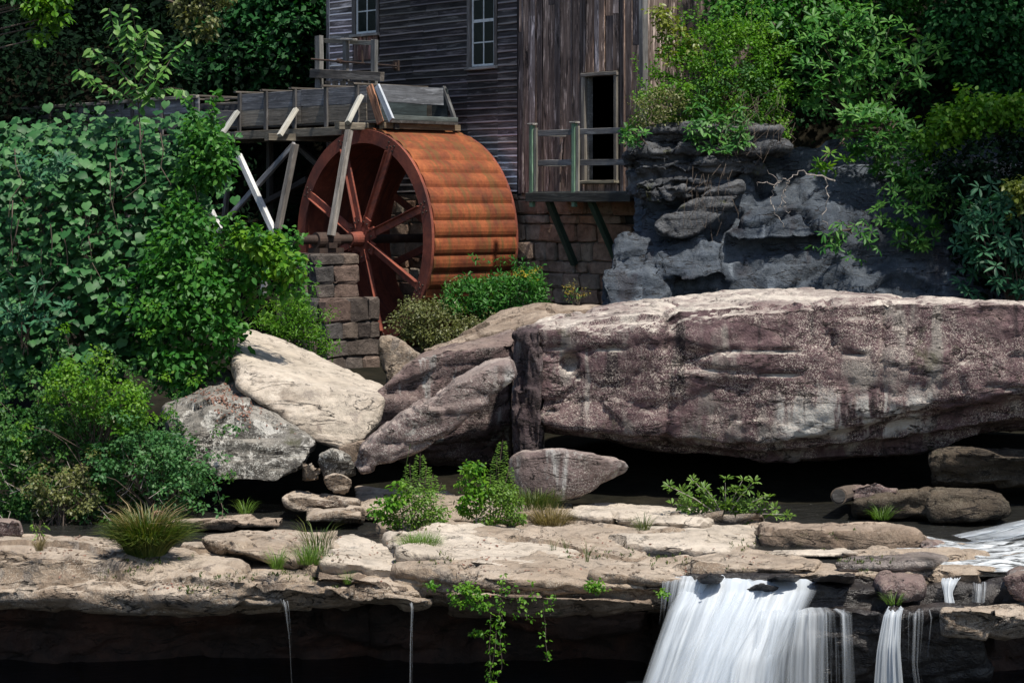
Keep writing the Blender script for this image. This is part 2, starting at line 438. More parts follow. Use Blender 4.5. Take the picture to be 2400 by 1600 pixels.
g.out(g.bsdf(g.ramp(g.noise(g.coord(), 6, 6, .7), [(.3, (.05, .045, .04)), (.7, (.16, .145, .13))]), .95)); MAT['mortar'] = m
m, nt = newmat('window_glass'); g = G(nt)
g.out(g.n('ShaderNodeMixShader', {0: .6, 1: g.n('ShaderNodeBsdfTransparent', {'Color': (.6, .7, .7, 1)}).outputs[0], 2: g.bsdf((.010, .016, .015), .12, g.bump(g.noise(g.coord(), 3, 2), .15, .02), **{'Specular IOR Level': .12})}).outputs[0]); MAT['glass'] = m
m, nt = newmat('white_window_paint'); g = G(nt)
g.out(g.bsdf(g.ramp(g.noise(g.coord(), 9, 5, .7), [(.3, (.42, .43, .43)), (.55, (.62, .64, .64))]), .6)); MAT['white'] = m
m, nt = newmat('twig_bark'); g = G(nt)
g.out(g.bsdf(g.ramp(g.noise(g.coord(), 18, 5, .7), [(.3, (.05, .036, .026)), (.7, (.14, .105, .08))]), .9)); MAT['bark'] = m
m, nt = newmat('pale_dead_twig'); g = G(nt)
g.out(g.bsdf(g.ramp(g.noise(g.coord(), 18, 5, .7), [(.3, (.17, .14, .12)), (.7, (.38, .34, .31))]), .9)); MAT['deadtwig'] = m

MAT['leaf_vine'] = leaf_mat('vine_leaf', (.012, .065, .018), (.032, .118, .032), (.085, .20, .07), rough=.5, trans=.22, spec=.28)
MAT['leaf_maple'] = leaf_mat('broad_leaf', (.016, .085, .012), (.032, .14, .018), (.08, .22, .03), rough=.5, trans=.34, spec=.3)
MAT['leaf_small'] = leaf_mat('small_shrub_leaf', (.012, .06, .013), (.028, .105, .02), (.075, .17, .03), rough=.55, trans=.3, spec=.3)
MAT['leaf_sapling'] = leaf_mat('sapling_leaf', (.045, .16, .02), (.085, .22, .035), (.15, .28, .065), rough=.5, trans=.35, spec=.45)
MAT['leaf_mid'] = leaf_mat('mid_green_leaf', (.02, .085, .024), (.04, .13, .036), (.075, .18, .055), rough=.5, trans=.28, spec=.3)
MAT['leaf_olive'] = leaf_mat('olive_shrub_leaf', (.06, .075, .022), (.11, .125, .035), (.17, .18, .06), rough=.5, trans=.3)
MAT['leaf_lime'] = leaf_mat('lime_leaf', (.04, .14, .008), (.075, .205, .012), (.14, .27, .02), rough=.5, trans=.38, spec=.3)
MAT['leaf_rhodo'] = leaf_mat('rhododendron_leaf', (.016, .085, .014), (.042, .15, .024), (.10, .235, .042), rough=.5, trans=.24, spec=.28)
MAT['leaf_bluegreen'] = leaf_mat('blue_green_leaf', (.014, .07, .034), (.028, .11, .052), (.055, .16, .075), rough=.5, trans=.2, spec=.3)
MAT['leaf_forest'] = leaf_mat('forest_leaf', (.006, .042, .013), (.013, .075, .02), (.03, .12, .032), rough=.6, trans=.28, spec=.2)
MAT['leaf_dark'] = leaf_mat('shade_dark_forest_leaf', (.002, .007, .004), (.004, .013, .006), (.006, .02, .008), rough=.9, trans=.15, spec=.08)  # forest leaf with the unlit wood's shade put into its colour
MAT['leaf_yellow'] = leaf_mat('yellow_green_leaf', (.09, .13, .02), (.15, .19, .025), (.22, .25, .04), rough=.45, trans=.35)
MAT['grass'] = leaf_mat('sedge_blade', (.028, .06, .008), (.058, .10, .012), (.13, .14, .03), rough=.5, trans=.3)
MAT['fern'] = leaf_mat('fern_leaf', (.06, .13, .012), (.09, .18, .018), (.14, .24, .03), rough=.5, trans=.35)
MAT['dry'] = leaf_mat('dry_leaf', (.10, .05, .035), (.19, .09, .065), (.30, .19, .145), rough=.8, trans=.1, spec=.2)
MAT['straw'] = leaf_mat('straw_blade', (.13, .11, .045), (.21, .165, .08), (.30, .23, .13), rough=.7, trans=.25, spec=.2)
MAT['flower_yellow'] = leaf_mat('yellow_flower', (.35, .22, .01), (.45, .3, .015), (.55, .4, .03), rough=.6, trans=.3)
MAT['flower_pink'] = leaf_mat('faded_pink_flower', (.38, .20, .16), (.45, .26, .2), (.5, .32, .25), rough=.7, trans=.3)

def water_mat(name, col, rough, bs, foam=0.):
    m, nt = newmat(name); g = G(nt)
    v = g.coord(scale=(1, 2.2, 1)); n = g.noise(v, 3.6, 5, .6, .8); n2 = g.noise(v, 1.2, 5, .6)
    nrm = g.bump(n, bs, .06)
    b = g.bsdf(col, rough, nrm, **{'IOR': 1.33, 'Specular IOR Level': .6})
    if foam:
        f = g.ramp(g.noise(g.coord(scale=(.8, 3, 1)), 3.5, 7, .7, .8), [(.52 - foam * .3, 0.), (.80 - foam * .3, 1.)])
        b = g.n('ShaderNodeMixShader', {0: f, 1: b, 2: g.bsdf((.75, .79, .82), .7)}).outputs[0]
    g.out(b); return m
MAT['stream'] = water_mat('shallow_stream_water', (.018, .018, .016), .06, 1.6)
MAT['pool'] = water_mat('dark_pool_water', (.008, .010, .012), .1, .35)
MAT['rapids'] = water_mat('foaming_water', (.035, .037, .036), .15, 1.2, .38)

def fall_mat(name, fu, fv, lo, hi, amp=.8):
    m, nt = newmat(name); g = G(nt)
    uv = g.n('ShaderNodeTexCoord').outputs['UV']
    v1 = g.n('ShaderNodeMapping', {'Vector': uv, 'Scale': (fu, fv, 1)}).outputs[0]
    v2 = g.n('ShaderNodeMapping', {'Vector': uv, 'Scale': (fu * .25, fv * .6, 1)}).outputs[0]
    n1 = g.noise(v1, 1.0, 5, .6, .1); n2 = g.noise(v2, 1.0, 4, .6, .1)
    d = g.n('ShaderNodeAttribute', attribute_name='flow').outputs['Fac']
    f = g.math('ADD', g.math('ADD', g.math('MULTIPLY', g.math('SUBTRACT', n1, .5), amp * .75), g.math('MULTIPLY', g.math('SUBTRACT', n2, .5), amp * 1.3)), d)
    a = g.ramp(f, [(lo, 0.), (hi, 1.)])
    col = g.ramp(n2, [(.25, (.50, .56, .63)), (.65, (.70, .74, .78))])
    b = g.bsdf(col, .55, g.bump(n2, .12, .05), **{'Specular IOR Level': .2})
    tr = g.n('ShaderNodeBsdfTranslucent', {'Color': (.8, .85, .9, 1)}).outputs[0]
    b = g.n('ShaderNodeMixShader', {0: .35, 1: b, 2: tr}).outputs[0]
    g.out(g.n('ShaderNodeMixShader', {0: a, 1: g.n('ShaderNodeBsdfTransparent').outputs[0], 2: b}).outputs[0])
    return m
MAT['fall'] = fall_mat('falling_water', 11, .35, .0, 1.15, 1.0)
MAT['veil'] = fall_mat('thin_water_veil', 13, .4, .3, 1.2, 1.15)
MAT['foam'] = fall_mat('white_rapids', 6, 3, .0, .9, .9)

# ------------------------------------------------------------------ rocks
def hull_mesh(hulls):
    bm = bmesh.new()
    for pts in hulls:
        b2 = bmesh.new()
        for p in pts: b2.verts.new(p)
        r = bmesh.ops.convex_hull(b2, input=b2.verts[:])
        bad = list({e for e in list(r['geom_interior']) + list(r['geom_unused']) if isinstance(e, bmesh.types.BMVert)})
        if bad: bmesh.ops.delete(b2, geom=bad, context='VERTS')
        me = bpy.data.meshes.new('tmp'); b2.to_mesh(me); b2.free()
        bm.from_mesh(me); bpy.data.meshes.remove(me)
    bmesh.ops.recalc_face_normals(bm, faces=bm.faces)
    me = bpy.data.meshes.new('tmp'); bm.to_mesh(me); bm.free()
    return me
def facets(q, seed):
    """tilted flat cells with steps between them (broken rock); returns offset and distance to the joint"""
    i = np.floor(q).astype(np.int64); f1 = np.full(len(q), 9.); f2 = f1.copy(); off = np.zeros(len(q))
    for dx in (-1, 0, 1):
        for dy in (-1, 0, 1):
            for dz in (-1, 0, 1):
                a, b, c = i[:, 0] + dx, i[:, 1] + dy, i[:, 2] + dz
                h = [_hash(a, b, c, seed + k) for k in range(7)]
                v = q - np.stack([a + h[0], b + h[1], c + h[2]], 1)
                ds_ = np.sqrt((v * v).sum(1))
                o_ = v[:, 0] * (h[3] - .5) + v[:, 1] * (h[4] - .5) + v[:, 2] * (h[5] - .5) * 1.4 + (h[6] - .5) * .7
                nw = ds_ < f1
                f2 = np.where(nw, f1, np.minimum(f2, ds_)); off = np.where(nw, o_, off); f1 = np.where(nw, ds_, f1)
    return off, f2 - f1
def rock_mesh(name, hulls, vox, amp=.10, sc=.8, strata=0.0, fine=.018, smooth=4, seed=0, pits=0.0, zfreq=2.4, blocky=0.0, facet=.09, fscale=(.75, .75, 1.5), joint=.03):
    me = hull_mesh(hulls)
    o = bpy.data.objects.new('tmp', me); COL.objects.link(o)
    r = o.modifiers.new('r', 'REMESH'); r.mode = 'VOXEL'; r.voxel_size = vox; r.use_smooth_shade = True
    s = o.modifiers.new('s', 'SMOOTH'); s.iterations = smooth; s.factor = .5
    dg = bpy.context.evaluated_depsgraph_get()
    out = bpy.data.meshes.new_from_object(o.evaluated_get(dg))
    bpy.data.objects.remove(o); bpy.data.meshes.remove(me)
    n = len(out.vertices)
    co = np.empty(n * 3); out.vertices.foreach_get('co', co); co = co.reshape(-1, 3)
    no = np.empty(n * 3); out.vertex_normals.foreach_get('vector', no); no = no.reshape(-1, 3)
    d = amp * 2 * fbm(co * sc, seed, 4)
    if blocky:
        q = fbm(co * np.array([.9, .9, 1.6]), seed + 70, 2) * 5
        d += blocky * (np.floor(q) + np.clip((q - np.floor(q)) * 4 - 1.5, 0, 1) - q)
    if facet:
        wq = co + .25 * np.stack([fbm(co * .9, seed + 61, 2), fbm(co * .9, seed + 62, 2), fbm(co * .9, seed + 63, 2)], 1)
        o1, e1 = facets(wq * np.array(fscale), seed + 3)
        o2, e2 = facets(wq * np.array(fscale) * 2.7, seed + 4)
        d += facet * o1 * 1.3 + facet * .4 * o2
        d -= joint * np.exp(-(e1 / .05) ** 2) * np.clip(fbm(co * .5, seed + 64, 2) * 5 + .6, 0, 1) + joint * .35 * np.exp(-(e2 / .07) ** 2)
    if strata:
        wz = co[:, 2] + .35 * fbm(co * .45, seed + 5, 3)
        q = np.stack([co[:, 0] * .18, co[:, 1] * .18, wz * zfreq], 1)
        v = vnoise(q, seed + 9)
        d += strata * (v - .5)
        msk = np.clip(fbm(co * .7, seed + 21, 3) * 5 + .55, 0, 1)
        d -= strata * 1.1 * np.exp(-((v - .5) / .035) ** 2) * msk
        q2 = np.stack([co[:, 0] * .9, co[:, 1] * .9, wz * .35], 1)
        v2 = vnoise(q2, seed + 13)
        d -= strata * .8 * np.exp(-((v2 - .5) / .022) ** 2) * np.clip(fbm(co * .6, seed + 33, 2) * 6 - .1, 0, 1)
    if pits:
        d -= pits * np.clip(fbm(co * 2.6, seed + 41, 3) * 4 - .6, 0, 1)
    d += fine * 2 * fbm(co * 5.5, seed + 50, 3)
    co = co + no * d[:, None]
    out.vertices.foreach_set('co', co.ravel()); out.update()
    out.name = name
    return out
def ext(pts, dd, rise=0.0, dx=0.0):
    return [Vector(p) + Vector((dx, dd, rise)) for p in pts]
def pp(lst):
    return [P(*a) for a in lst]
def rock(name, hulls, mat, label, cat='rock', vox=.06, group=None, kind=None, parent=None, **kw):
    me = rock_mesh(name, hulls, vox, **kw)
    o = link(name, me, MAT[mat], parent)
    if kind: o['kind'] = kind
    if label and kind != 'structure': tag(o, label, cat, group)
    return o

# ------------------------------------------------------------------ leaves
def tri(fs):
    return np.array(fs)
T_RHOMB = (np.array([(0, 0, 0), (.45, .3, .03), (1, 0, -.06), (.45, -.3, .03)]), tri([(0, 2, 1), (0, 3, 2)]))
T_OVATE = (np.array([(0, 0, 0), (.25, .26, .05), (.6, .25, .02), (1, 0, -.12), (.6, -.25, .02), (.25, -.26, .05), (.42, 0, -.02)]),
           tri([(0, 6, 1), (1, 6, 2), (2, 6, 3), (3, 6, 4), (4, 6, 5), (5, 6, 0)]))
T_LANCE = (np.array([(0, 0, 0), (.3, .12, .03), (.7, .14, .0), (1, 0, -.14), (.7, -.14, .0), (.3, -.12, .03), (.55, 0, -.03)]),
           tri([(0, 6, 1), (1, 6, 2), (2, 6, 3), (3, 6, 4), (4, 6, 5), (5, 6, 0)]))
T_GRAPE = (np.array([(.12, 0, 0), (-.05, .22, .0), (.10, .42, -.05), (.32, .47, .0), (.55, .44, -.05), (.78, .25, -.04), (1.0, 0, -.16),
                     (.78, -.25, -.04), (.55, -.44, -.05), (.32, -.47, .0), (.10, -.42, -.05), (-.05, -.22, .0), (.48, 0, .05)]),
           tri([(0, 12, 1)] + [(k, 12, k + 1) for k in range(1, 11)] + [(11, 12, 0)]))
T_BLADE = (np.array([(0, .009, 0), (0, -.009, 0), (.4, .011, .0), (.4, -.011, .0), (.75, .008, -.12), (.75, -.008, -.12), (.95, 0, -.36)]),
           tri([(0, 1, 3), (0, 3, 2), (2, 3, 5), (2, 5, 4), (4, 5, 6)]))
TEMPL = {'rhomb': T_RHOMB, 'ovate': T_OVATE, 'lance': T_LANCE, 'grape': T_GRAPE, 'blade': T_BLADE}

def unit(a):
    return a / np.maximum(np.linalg.norm(a, axis=1, keepdims=True), 1e-9)
def leaf_cloud_mesh(name, Pn, T, Nn, size, shape, tint):
    tv, tf = TEMPL[shape]
    T = unit(T); B = unit(np.cross(Nn, T)); Nn = np.cross(T, B)
    n, k = len(Pn), len(tv)
    co = Pn[:, None, :] + size[:, None, None] * (tv[None, :, 0, None] * T[:, None, :] + tv[None, :, 1, None] * B[:, None, :] + tv[None, :, 2, None] * Nn[:, None, :])
    faces = (tf[None, :, :] + (np.arange(n) * k)[:, None, None]).reshape(-1, 3)
    me = bpy.data.meshes.new(name)
    me.vertices.add(n * k); me.vertices.foreach_set('co', co.reshape(-1))
    me.loops.add(len(faces) * 3); me.loops.foreach_set('vertex_index', faces.reshape(-1).astype(np.int32))
    me.polygons.add(len(faces)); me.polygons.foreach_set('loop_start', (np.arange(len(faces)) * 3).astype(np.int32))
    me.update(calc_edges=True)
    at = me.attributes.new('tint', 'FLOAT', 'POINT'); at.data.foreach_set('value', np.repeat(tint, k).astype(np.float32))
    return me
_LEAFM = {}
def single_leaf(shape, k, mat):
    key = (shape, k, mat.name)
    if key not in _LEAFM:
        me = leaf_cloud_mesh('leaf', np.zeros((1, 3)), np.array([[1., 0, 0]]), np.array([[0, 0, 1.]]), np.ones(1), shape, np.array([k / 6.]))
        r = np.random.default_rng(k); co = np.empty(len(me.vertices) * 3); me.vertices.foreach_get('co', co)
        co += r.normal(0, .025, len(co)); me.vertices.foreach_set('co', co); me.update()
        me.materials.append(mat); _LEAFM[key] = me
    return _LEAFM[key]
def emit_leaves(root, Pn, T, Nn, size, shape, mat, tint, singles=0, name='foliage'):
    """the leaves nearest the viewer become parts of their own, the others one part"""
    T = unit(T); B = unit(np.cross(Nn, T)); N2 = np.cross(T, B)
    if singles:
        score = size / Pn[:, 1] - .004 * (Pn[:, 1] - Pn[:, 1].min()) / (np.ptp(Pn[:, 1]) + 1e-6)
        order = np.argsort(-score); pick = order[:singles]; rest = order[singles:]
        for i in pick:
            me = single_leaf(shape, int(i) % 6, mat)
            o = bpy.data.objects.new('leaf', me); COL.objects.link(o)
            s = float(size[i])
            M = Matrix(((T[i][0] * s, B[i][0] * s, N2[i][0] * s, Pn[i][0]), (T[i][1] * s, B[i][1] * s, N2[i][1] * s, Pn[i][1]), (T[i][2] * s, B[i][2] * s, N2[i][2] * s, Pn[i][2]), (0, 0, 0, 1)))
            place(o, root, M)
    else:
        rest = np.arange(len(Pn))
    if len(rest):
        me = leaf_cloud_mesh(name, Pn[rest], T[rest], N2[rest], size[rest], shape, tint[rest])
        o = link(name, me, mat, root)
        o['kind'] = 'stuff'
def in_poly(pt, poly):
    x, y = pt[:, 0], pt[:, 1]; c = np.zeros(len(pt), bool); j = len(poly) - 1
    for i in range(len(poly)):
        xi, yi = poly[i]; xj, yj = poly[j]
        c ^= ((yi > y) != (yj > y)) & (x < (xj - xi) * (y - yi) / (yj - yi + 1e-12) + xi); j = i
    return c
def poly_edge_dist(pt, poly):
    best = np.full(len(pt), 1e9)
    for i in range(len(poly)):
        a = np.array(poly[i - 1], float); b = np.array(poly[i], float); ab = b - a
        t = np.clip(((pt - a) @ ab) / (ab @ ab + 1e-9), 0, 1)
        best = np.minimum(best, np.linalg.norm(pt - a - t[:, None] * ab, axis=1))
    return best
def to_world(px, py, d):
    return np.stack([(px - 1200) * d / FPX, d, CAMH + (HORIZON - py) * d / FPX], 1)
def crown_points(poly, d, thick, n, front=.75, tilt=0.0, power=.5):
    """points through a crown whose outline is poly at distance d; d grows upward by tilt (m over the height)"""
    poly = [tuple(map(float, q)) for q in poly]
    xs = [q[0] for q in poly]; ys = [q[1] for q in poly]
    out = []
    while sum(map(len, out)) < n:
        pt = np.stack([rng.uniform(min(xs), max(xs), n * 2), rng.uniform(min(ys), max(ys), n * 2)], 1)
        out.append(pt[in_poly(pt, poly)])
    pt = np.concatenate(out)[:n]
    ed = poly_edge_dist(pt, poly); ed = np.clip(ed / (ed.max() * .7), 0, 1)
    prof = np.sqrt(1 - (1 - ed) ** 2)
    u = rng.random(n)
    off = np.where(rng.random(n) < front, -prof * thick * (u ** power), prof * thick * (u * 2 - 1))
    hh = (max(ys) - pt[:, 1]) / (max(ys) - min(ys) + 1e-6)
    dd = d + off + tilt * hh
    return to_world(pt[:, 0], pt[:, 1], dd), off / max(thick, 1e-6)
def clumped(centers, per, radius, size, up=.8, out=.6, jitter=.6, flat=.7, droop=.3, lo=.65, hi=1.25):
    n = len(centers) * per
    c = np.repeat(centers, per, axis=0)
    v = rng.normal(0, 1, (n, 3)); v = unit(v) * (rng.random((n, 1)) ** .5); v[:, 2] *= flat
    p = c + v * radius
    nrm = unit(v * out + np.array([0, -.25, up]) + rng.normal(0, jitter, (n, 3)))
    t = unit(v + rng.normal(0, .5, (n, 3)) + np.array([0, -.3, -droop]))
    t = unit(t - nrm * np.sum(t * nrm, 1, keepdims=True))
    s = size * rng.uniform(lo, hi, n)
    tint = np.clip(np.repeat(rng.random(len(centers)), per) * .6 + rng.random(n) * .4, 0, .999)
    return p, t, nrm, s, tint
def whorls(centers, per, size, lift=.25):
    n = len(centers) * per
    ax = unit(rng.normal(0, .45, (len(centers), 3)) + np.array([0, -.45, .8]))
    a = np.repeat(ax, per, 0); c = np.repeat(centers, per, 0)
    ref = unit(np.cross(a, np.array([.3, .9, .2]))); ref2 = np.cross(a, ref)
    ang = np.tile(np.arange(per) * 2 * math.pi / per, len(centers)) + rng.normal(0, .25, n)
    rad = ref * np.cos(ang)[:, None] + ref2 * np.sin(ang)[:, None]
    t = unit(rad + a * (lift + rng.normal(0, .25, n))[:, None])
    nrm = unit(a - t * np.sum(a * t, 1, keepdims=True))
    s = size * rng.uniform(.7, 1.2, n)
    tint = np.clip(np.repeat(rng.random(len(centers)), per) * .65 + rng.random(n) * .35, 0, .999)
    return c + rad * .02, t, nrm, s, tint
def stems_to(root, base, centers, n, r0, mat, name='stem', sag=.15):
    mb = MB()
    idx = rng.choice(len(centers), min(n, len(centers)), replace=False)
    base = Vector(base)
    for i in idx:
        e = Vector(centers[i]); k = Vector(rng.normal(0, .12, 3)) * (e - base).length * .5
        m1 = base.lerp(e, .35) + k + Vector((0, 0, sag)); m2 = base.lerp(e, .7) + k * .6 + Vector((0, 0, sag))
        mb.tube([base + Vector(rng.normal(0, .08, 3)), m1, m2, e], [r0, r0 * .7, r0 * .45, r0 * .2], 5)
    return mb.build(name, mat, root)
def shrub(name, label, cat, poly, d, thick, clumps, per, radius, size, mat, shape='rhomb', base=None, stems=14, r0=.02, singles=0, group=None, tilt=0.0, whorl=False, front=.75, extra=(), root=None, lift=.25, ragged=.8, **kw):
    C, _ = crown_points(poly, d, thick, clumps, front, tilt)
    rg = rng.random(len(C)) < .22
    C[rg] += rng.normal(0, 1, (rg.sum(), 3)) * np.array([.3, .15, .26]) * ragged + np.array([0, 0, .12 * ragged])
    if root is None:
        if base is None:
            xs = [q[0] for q in poly]; ys = [q[1] for q in poly]
            base = P(sum(xs) / len(xs), max(ys), d + tilt * 0)
        root = thing(name, label, cat, base, group)
    base = WM[root.name].translation
    if whorl: Pn, T, Nn, s, ti = whorls(C, per, size, lift)
    else: Pn, T, Nn, s, ti = clumped(C, per, radius, size, **kw)
    emit_leaves(root, Pn, T, Nn, s, shape, MAT[mat], ti, singles)
    if stems: stems_to(root, base, C, stems, r0, MAT['bark'])
    return root
def blades(root, base, n, h, spread, mat, name='blade', lean=.5, singles=0, wid=1.0):
    a = rng.random(n) * 2 * math.pi; r = spread * rng.random(n) ** .5
    b = np.array(base)[None] + np.stack([np.cos(a) * r, np.sin(a) * r, np.zeros(n)], 1)
    t = unit(np.stack([np.cos(a) * lean * rng.random(n), np.sin(a) * lean * rng.random(n), np.ones(n)], 1) + rng.normal(0, .12, (n, 3)))
    nr = unit(np.stack([-np.cos(a), -np.sin(a), np.full(n, .6)], 1) + rng.normal(0, .3, (n, 3)))
    s = h * rng.uniform(.45, 1.1, n)
    emit_leaves(root, b, t, nr, s, 'blade', MAT[mat], rng.random(n) * .99, singles, name)
# ------------------------------------------------------------------ ground
def smooth(a, b, x):
    t = np.clip((x - a) / (b - a), 0, 1); return t * t * (3 - 2 * t)
def ground_z(x, d):
    z = np.interp(d, [0, 29.3, 29.8, 33, 37, 42, 56, 60, 110, 190], [-3.2, -3.2, .05, .2, .7, 1.1, 1.3, 2.6, 44, 60])
    bank = smooth(45.6, 48.5, d) * smooth(2.6, 5.0, x + (d - 46) * .1)
    z = z + bank * np.maximum(0, 6.1 + .35 * np.maximum(x - 4, 0) + .75 * np.maximum(d - 48, 0) - z)
    left = smooth(33, 40, d) * smooth(-7, -12, x)
    z = z + left * 1.2
    return z
xs = np.concatenate([np.linspace(-160, -22, 24), np.linspace(-20, 20, 81), np.linspace(22, 160, 24)])
ds = np.concatenate([np.linspace(-20, 26, 12), np.linspace(27, 62, 71), np.linspace(64, 190, 50)])
XX, DD = np.meshgrid(xs, ds)
pts = np.stack([XX.ravel(), DD.ravel(), ground_z(XX.ravel(), DD.ravel())], 1)
pts[:, 2] += fbm(pts * .5, 3, 4) * .35 * np.clip((pts[:, 1] - 31) / 6, 0, 1) + fbm(pts * .12, 5, 3) * 3 * np.clip((pts[:, 1] - 62) / 20, 0, 1)
nx = len(xs)
fs = [(r * nx + c, r * nx + c + 1, (r + 1) * nx + c + 1, (r + 1) * nx + c) for r in range(len(ds) - 1) for c in range(nx - 1)]
me = bpy.data.meshes.new('ground'); me.from_pydata(pts.tolist(), [], fs); me.polygons.foreach_set('use_smooth', [True] * len(fs)); me.update()
o = link('ground', me, MAT['soil']); o['kind'] = 'structure'

def sheet(name, x0, x1, y0, y1, z, nx_, ny_, amp, mat, sc=1.5):
    X, Y = np.meshgrid(np.linspace(x0, x1, nx_), np.linspace(y0, y1, ny_))
    p = np.stack([X.ravel(), Y.ravel(), np.full(X.size, z)], 1); p[:, 2] += amp * 2 * fbm(p * np.array([sc * .6, sc, 1]), 31, 3)
    f = [(r * nx_ + c, r * nx_ + c + 1, (r + 1) * nx_ + c + 1, (r + 1) * nx_ + c) for r in range(ny_ - 1) for c in range(nx_ - 1)]
    me = bpy.data.meshes.new(name); me.from_pydata(p.tolist(), [], f); me.polygons.foreach_set('use_smooth', [True] * len(f)); me.update()
    o = link(name, me, MAT[mat]); o['kind'] = 'structure'; return o
sheet('stream', -17, 17, 27.0, 33.6, .30, 200, 60, .02, 'stream')
sheet('plunge_pool', -17, 17, 8, 29.6, -1.12, 90, 60, .03, 'pool')

# ------------------------------------------------------------------ bedrock ledge and what hangs under it
# undercut wall, set back below the lip
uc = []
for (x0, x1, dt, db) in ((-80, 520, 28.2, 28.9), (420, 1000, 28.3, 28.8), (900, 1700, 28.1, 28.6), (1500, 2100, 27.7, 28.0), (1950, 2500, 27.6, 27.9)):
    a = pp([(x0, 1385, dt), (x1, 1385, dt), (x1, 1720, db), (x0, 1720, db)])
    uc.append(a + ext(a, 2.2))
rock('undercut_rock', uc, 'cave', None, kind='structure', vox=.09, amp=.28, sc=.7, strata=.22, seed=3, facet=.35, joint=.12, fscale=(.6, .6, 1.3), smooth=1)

def ledge(pix, d_back, mat, label, name='rock_slab', vox=.055, **kw):
    """pix: front points (px,py,d); d_back: list of back points"""
    return rock(name, [pp(pix) + pp(d_back)], mat, label, 'rock slab', vox, **kw)
LK = dict(amp=.06, sc=.9, strata=.15, fine=.016, smooth=2, facet=.07, joint=.045, fscale=(.8, .8, 2.2))
rock('rock_ledge', [
    pp([(-90, 1272, 26.7), (220, 1302, 26.5), (470, 1340, 26.3), (640, 1364, 26.2), (-90, 1386, 26.35), (-90, 1402, 26.5), (200, 1390, 26.15), (200, 1404, 26.3), (480, 1398, 26.0), (480, 1412, 26.15), (660, 1418, 26.1),
        (-90, 1246, 30.2), (330, 1250, 30), (600, 1290, 28.3), (760, 1330, 27.2), (-90, 1420, 30), (760, 1425, 28)]),
    pp([(420, 1348, 26.1), (650, 1372, 26), (800, 1384, 26.1), (980, 1392, 26.3), (430, 1410, 26.4), (800, 1428, 26.5), (1000, 1420, 26.7),
        (450, 1262, 29.4), (700, 1290, 28.6), (950, 1330, 27.6), (1050, 1420, 28.5), (450, 1420, 29.5)]),
    pp([(930, 1330, 26.6), (1150, 1352, 26.3), (1400, 1372, 26.4), (1570, 1378, 26.6), (940, 1430, 26.8), (1250, 1436, 26.6), (1570, 1440, 26.9),
        (900, 1260, 29.4), (1150, 1232, 30.2), (1450, 1285, 29), (1640, 1318, 28.2), (900, 1420, 30), (1640, 1420, 29)]),
    pp([(900, 1346, 27.0), (1640, 1348, 27.0), (880, 1222, 31.2), (1300, 1212, 31.8), (1800, 1214, 31.6), (1790, 1300, 28.6), (900, 1346, 31), (1790, 1340, 31)]),
    pp([(1600, 1348, 27.0), (1950, 1346, 26.9), (2300, 1346, 26.8), (1600, 1375, 27.2), (2300, 1375, 27), (1650, 1287, 28.8), (1950, 1284, 28.9), (2230, 1284, 28.9), (1650, 1345, 29), (2230, 1345, 29)]),
    pp([(1480, 1345, 27.4), (1900, 1335, 27.3), (2480, 1335, 27.2), (1480, 1440, 27.4), (2480, 1440, 27.4), (1480, 1290, 29.5), (2480, 1290, 29.5), (1480, 1420, 30), (2480, 1420, 30)]),
], 'sand', None, kind='structure', vox=.045, seed=11, amp=.09, sc=.9, strata=.22, fine=.016, smooth=2, facet=.10, joint=.05, fscale=(.6, .6, 2.2))

ledge([(470, 1262, 27.6), (560, 1292, 27.2), (700, 1310, 27.0), (700, 1338, 27.1), (500, 1288, 27.7)],
      [(480, 1256, 28.6), (640, 1243, 29.4), (800, 1240, 29.6), (830, 1290, 28.4), (800, 1335, 28.2), (560, 1300, 29)], 'sand', 'flat tan slab on the ledge just right of the sedge clump', seed=21, **LK)
ledge([(745, 1315, 26.9), (850, 1322, 26.8), (1000, 1345, 26.7), (1008, 1372, 26.8), (760, 1362, 27.0)],
      [(760, 1275, 28.6), (820, 1242, 29.7), (960, 1300, 28.2), (1020, 1330, 27.8), (1010, 1372, 28.4), (760, 1360, 28.6)], 'pale', 'whitish lichen-stained slab in the middle of the ledge', seed=22, amp=.07, sc=1.4, strata=.08, fine=.02, smooth=2, pits=.03)
ledge([(730, 1345, 26.4), (830, 1345, 26.4), (960, 1378, 26.3), (960, 1394, 26.4), (740, 1366, 26.5)],
      [(740, 1335, 27.2), (850, 1335, 27.2), (980, 1368, 27), (980, 1394, 27.2), (740, 1366, 27.2)], 'brown', 'thin orange-brown layered slab below the whitish slab', seed=23, amp=.05, sc=1.5, strata=.1, fine=.014, smooth=2)
ledge([(760, 1372, 26.0), (900, 1390, 25.9), (1010, 1408, 26.0), (1000, 1424, 26.1), (760, 1400, 26.1)],
      [(760, 1362, 26.8), (1020, 1396, 26.8), (1010, 1424, 26.9), (760, 1400, 26.9)], 'sand', 'thin tan slab at the lip above the narrow left trickle', seed=24, amp=.05, sc=1.5, strata=.1, fine=.014, smooth=2)
ledge([(930, 1290, 27.3), (1080, 1310, 27), (1250, 1330, 26.8), (1390, 1352, 26.8), (1390, 1372, 26.9), (940, 1330, 27.4)],
      [(900, 1250, 29.2), (1060, 1225, 30.2), (1200, 1228, 30.3), (1310, 1252, 29.6), (1400, 1320, 28), (1400, 1372, 28.4), (930, 1330, 29)], 'pale', 'broad smooth sunlit slab below the two ferny plants', seed=25, amp=.06, sc=1.2, strata=.06, fine=.014, smooth=3)
ledge([(1385, 1345, 26.6), (1500, 1352, 26.5), (1600, 1358, 26.6), (1600, 1382, 26.7), (1390, 1378, 26.7)],
      [(1385, 1325, 27.6), (1620, 1322, 27.8), (1620, 1384, 27.9), (1390, 1378, 27.9)], 'sand', 'low tan slab at the lip left of the main waterfall', seed=26, **LK)
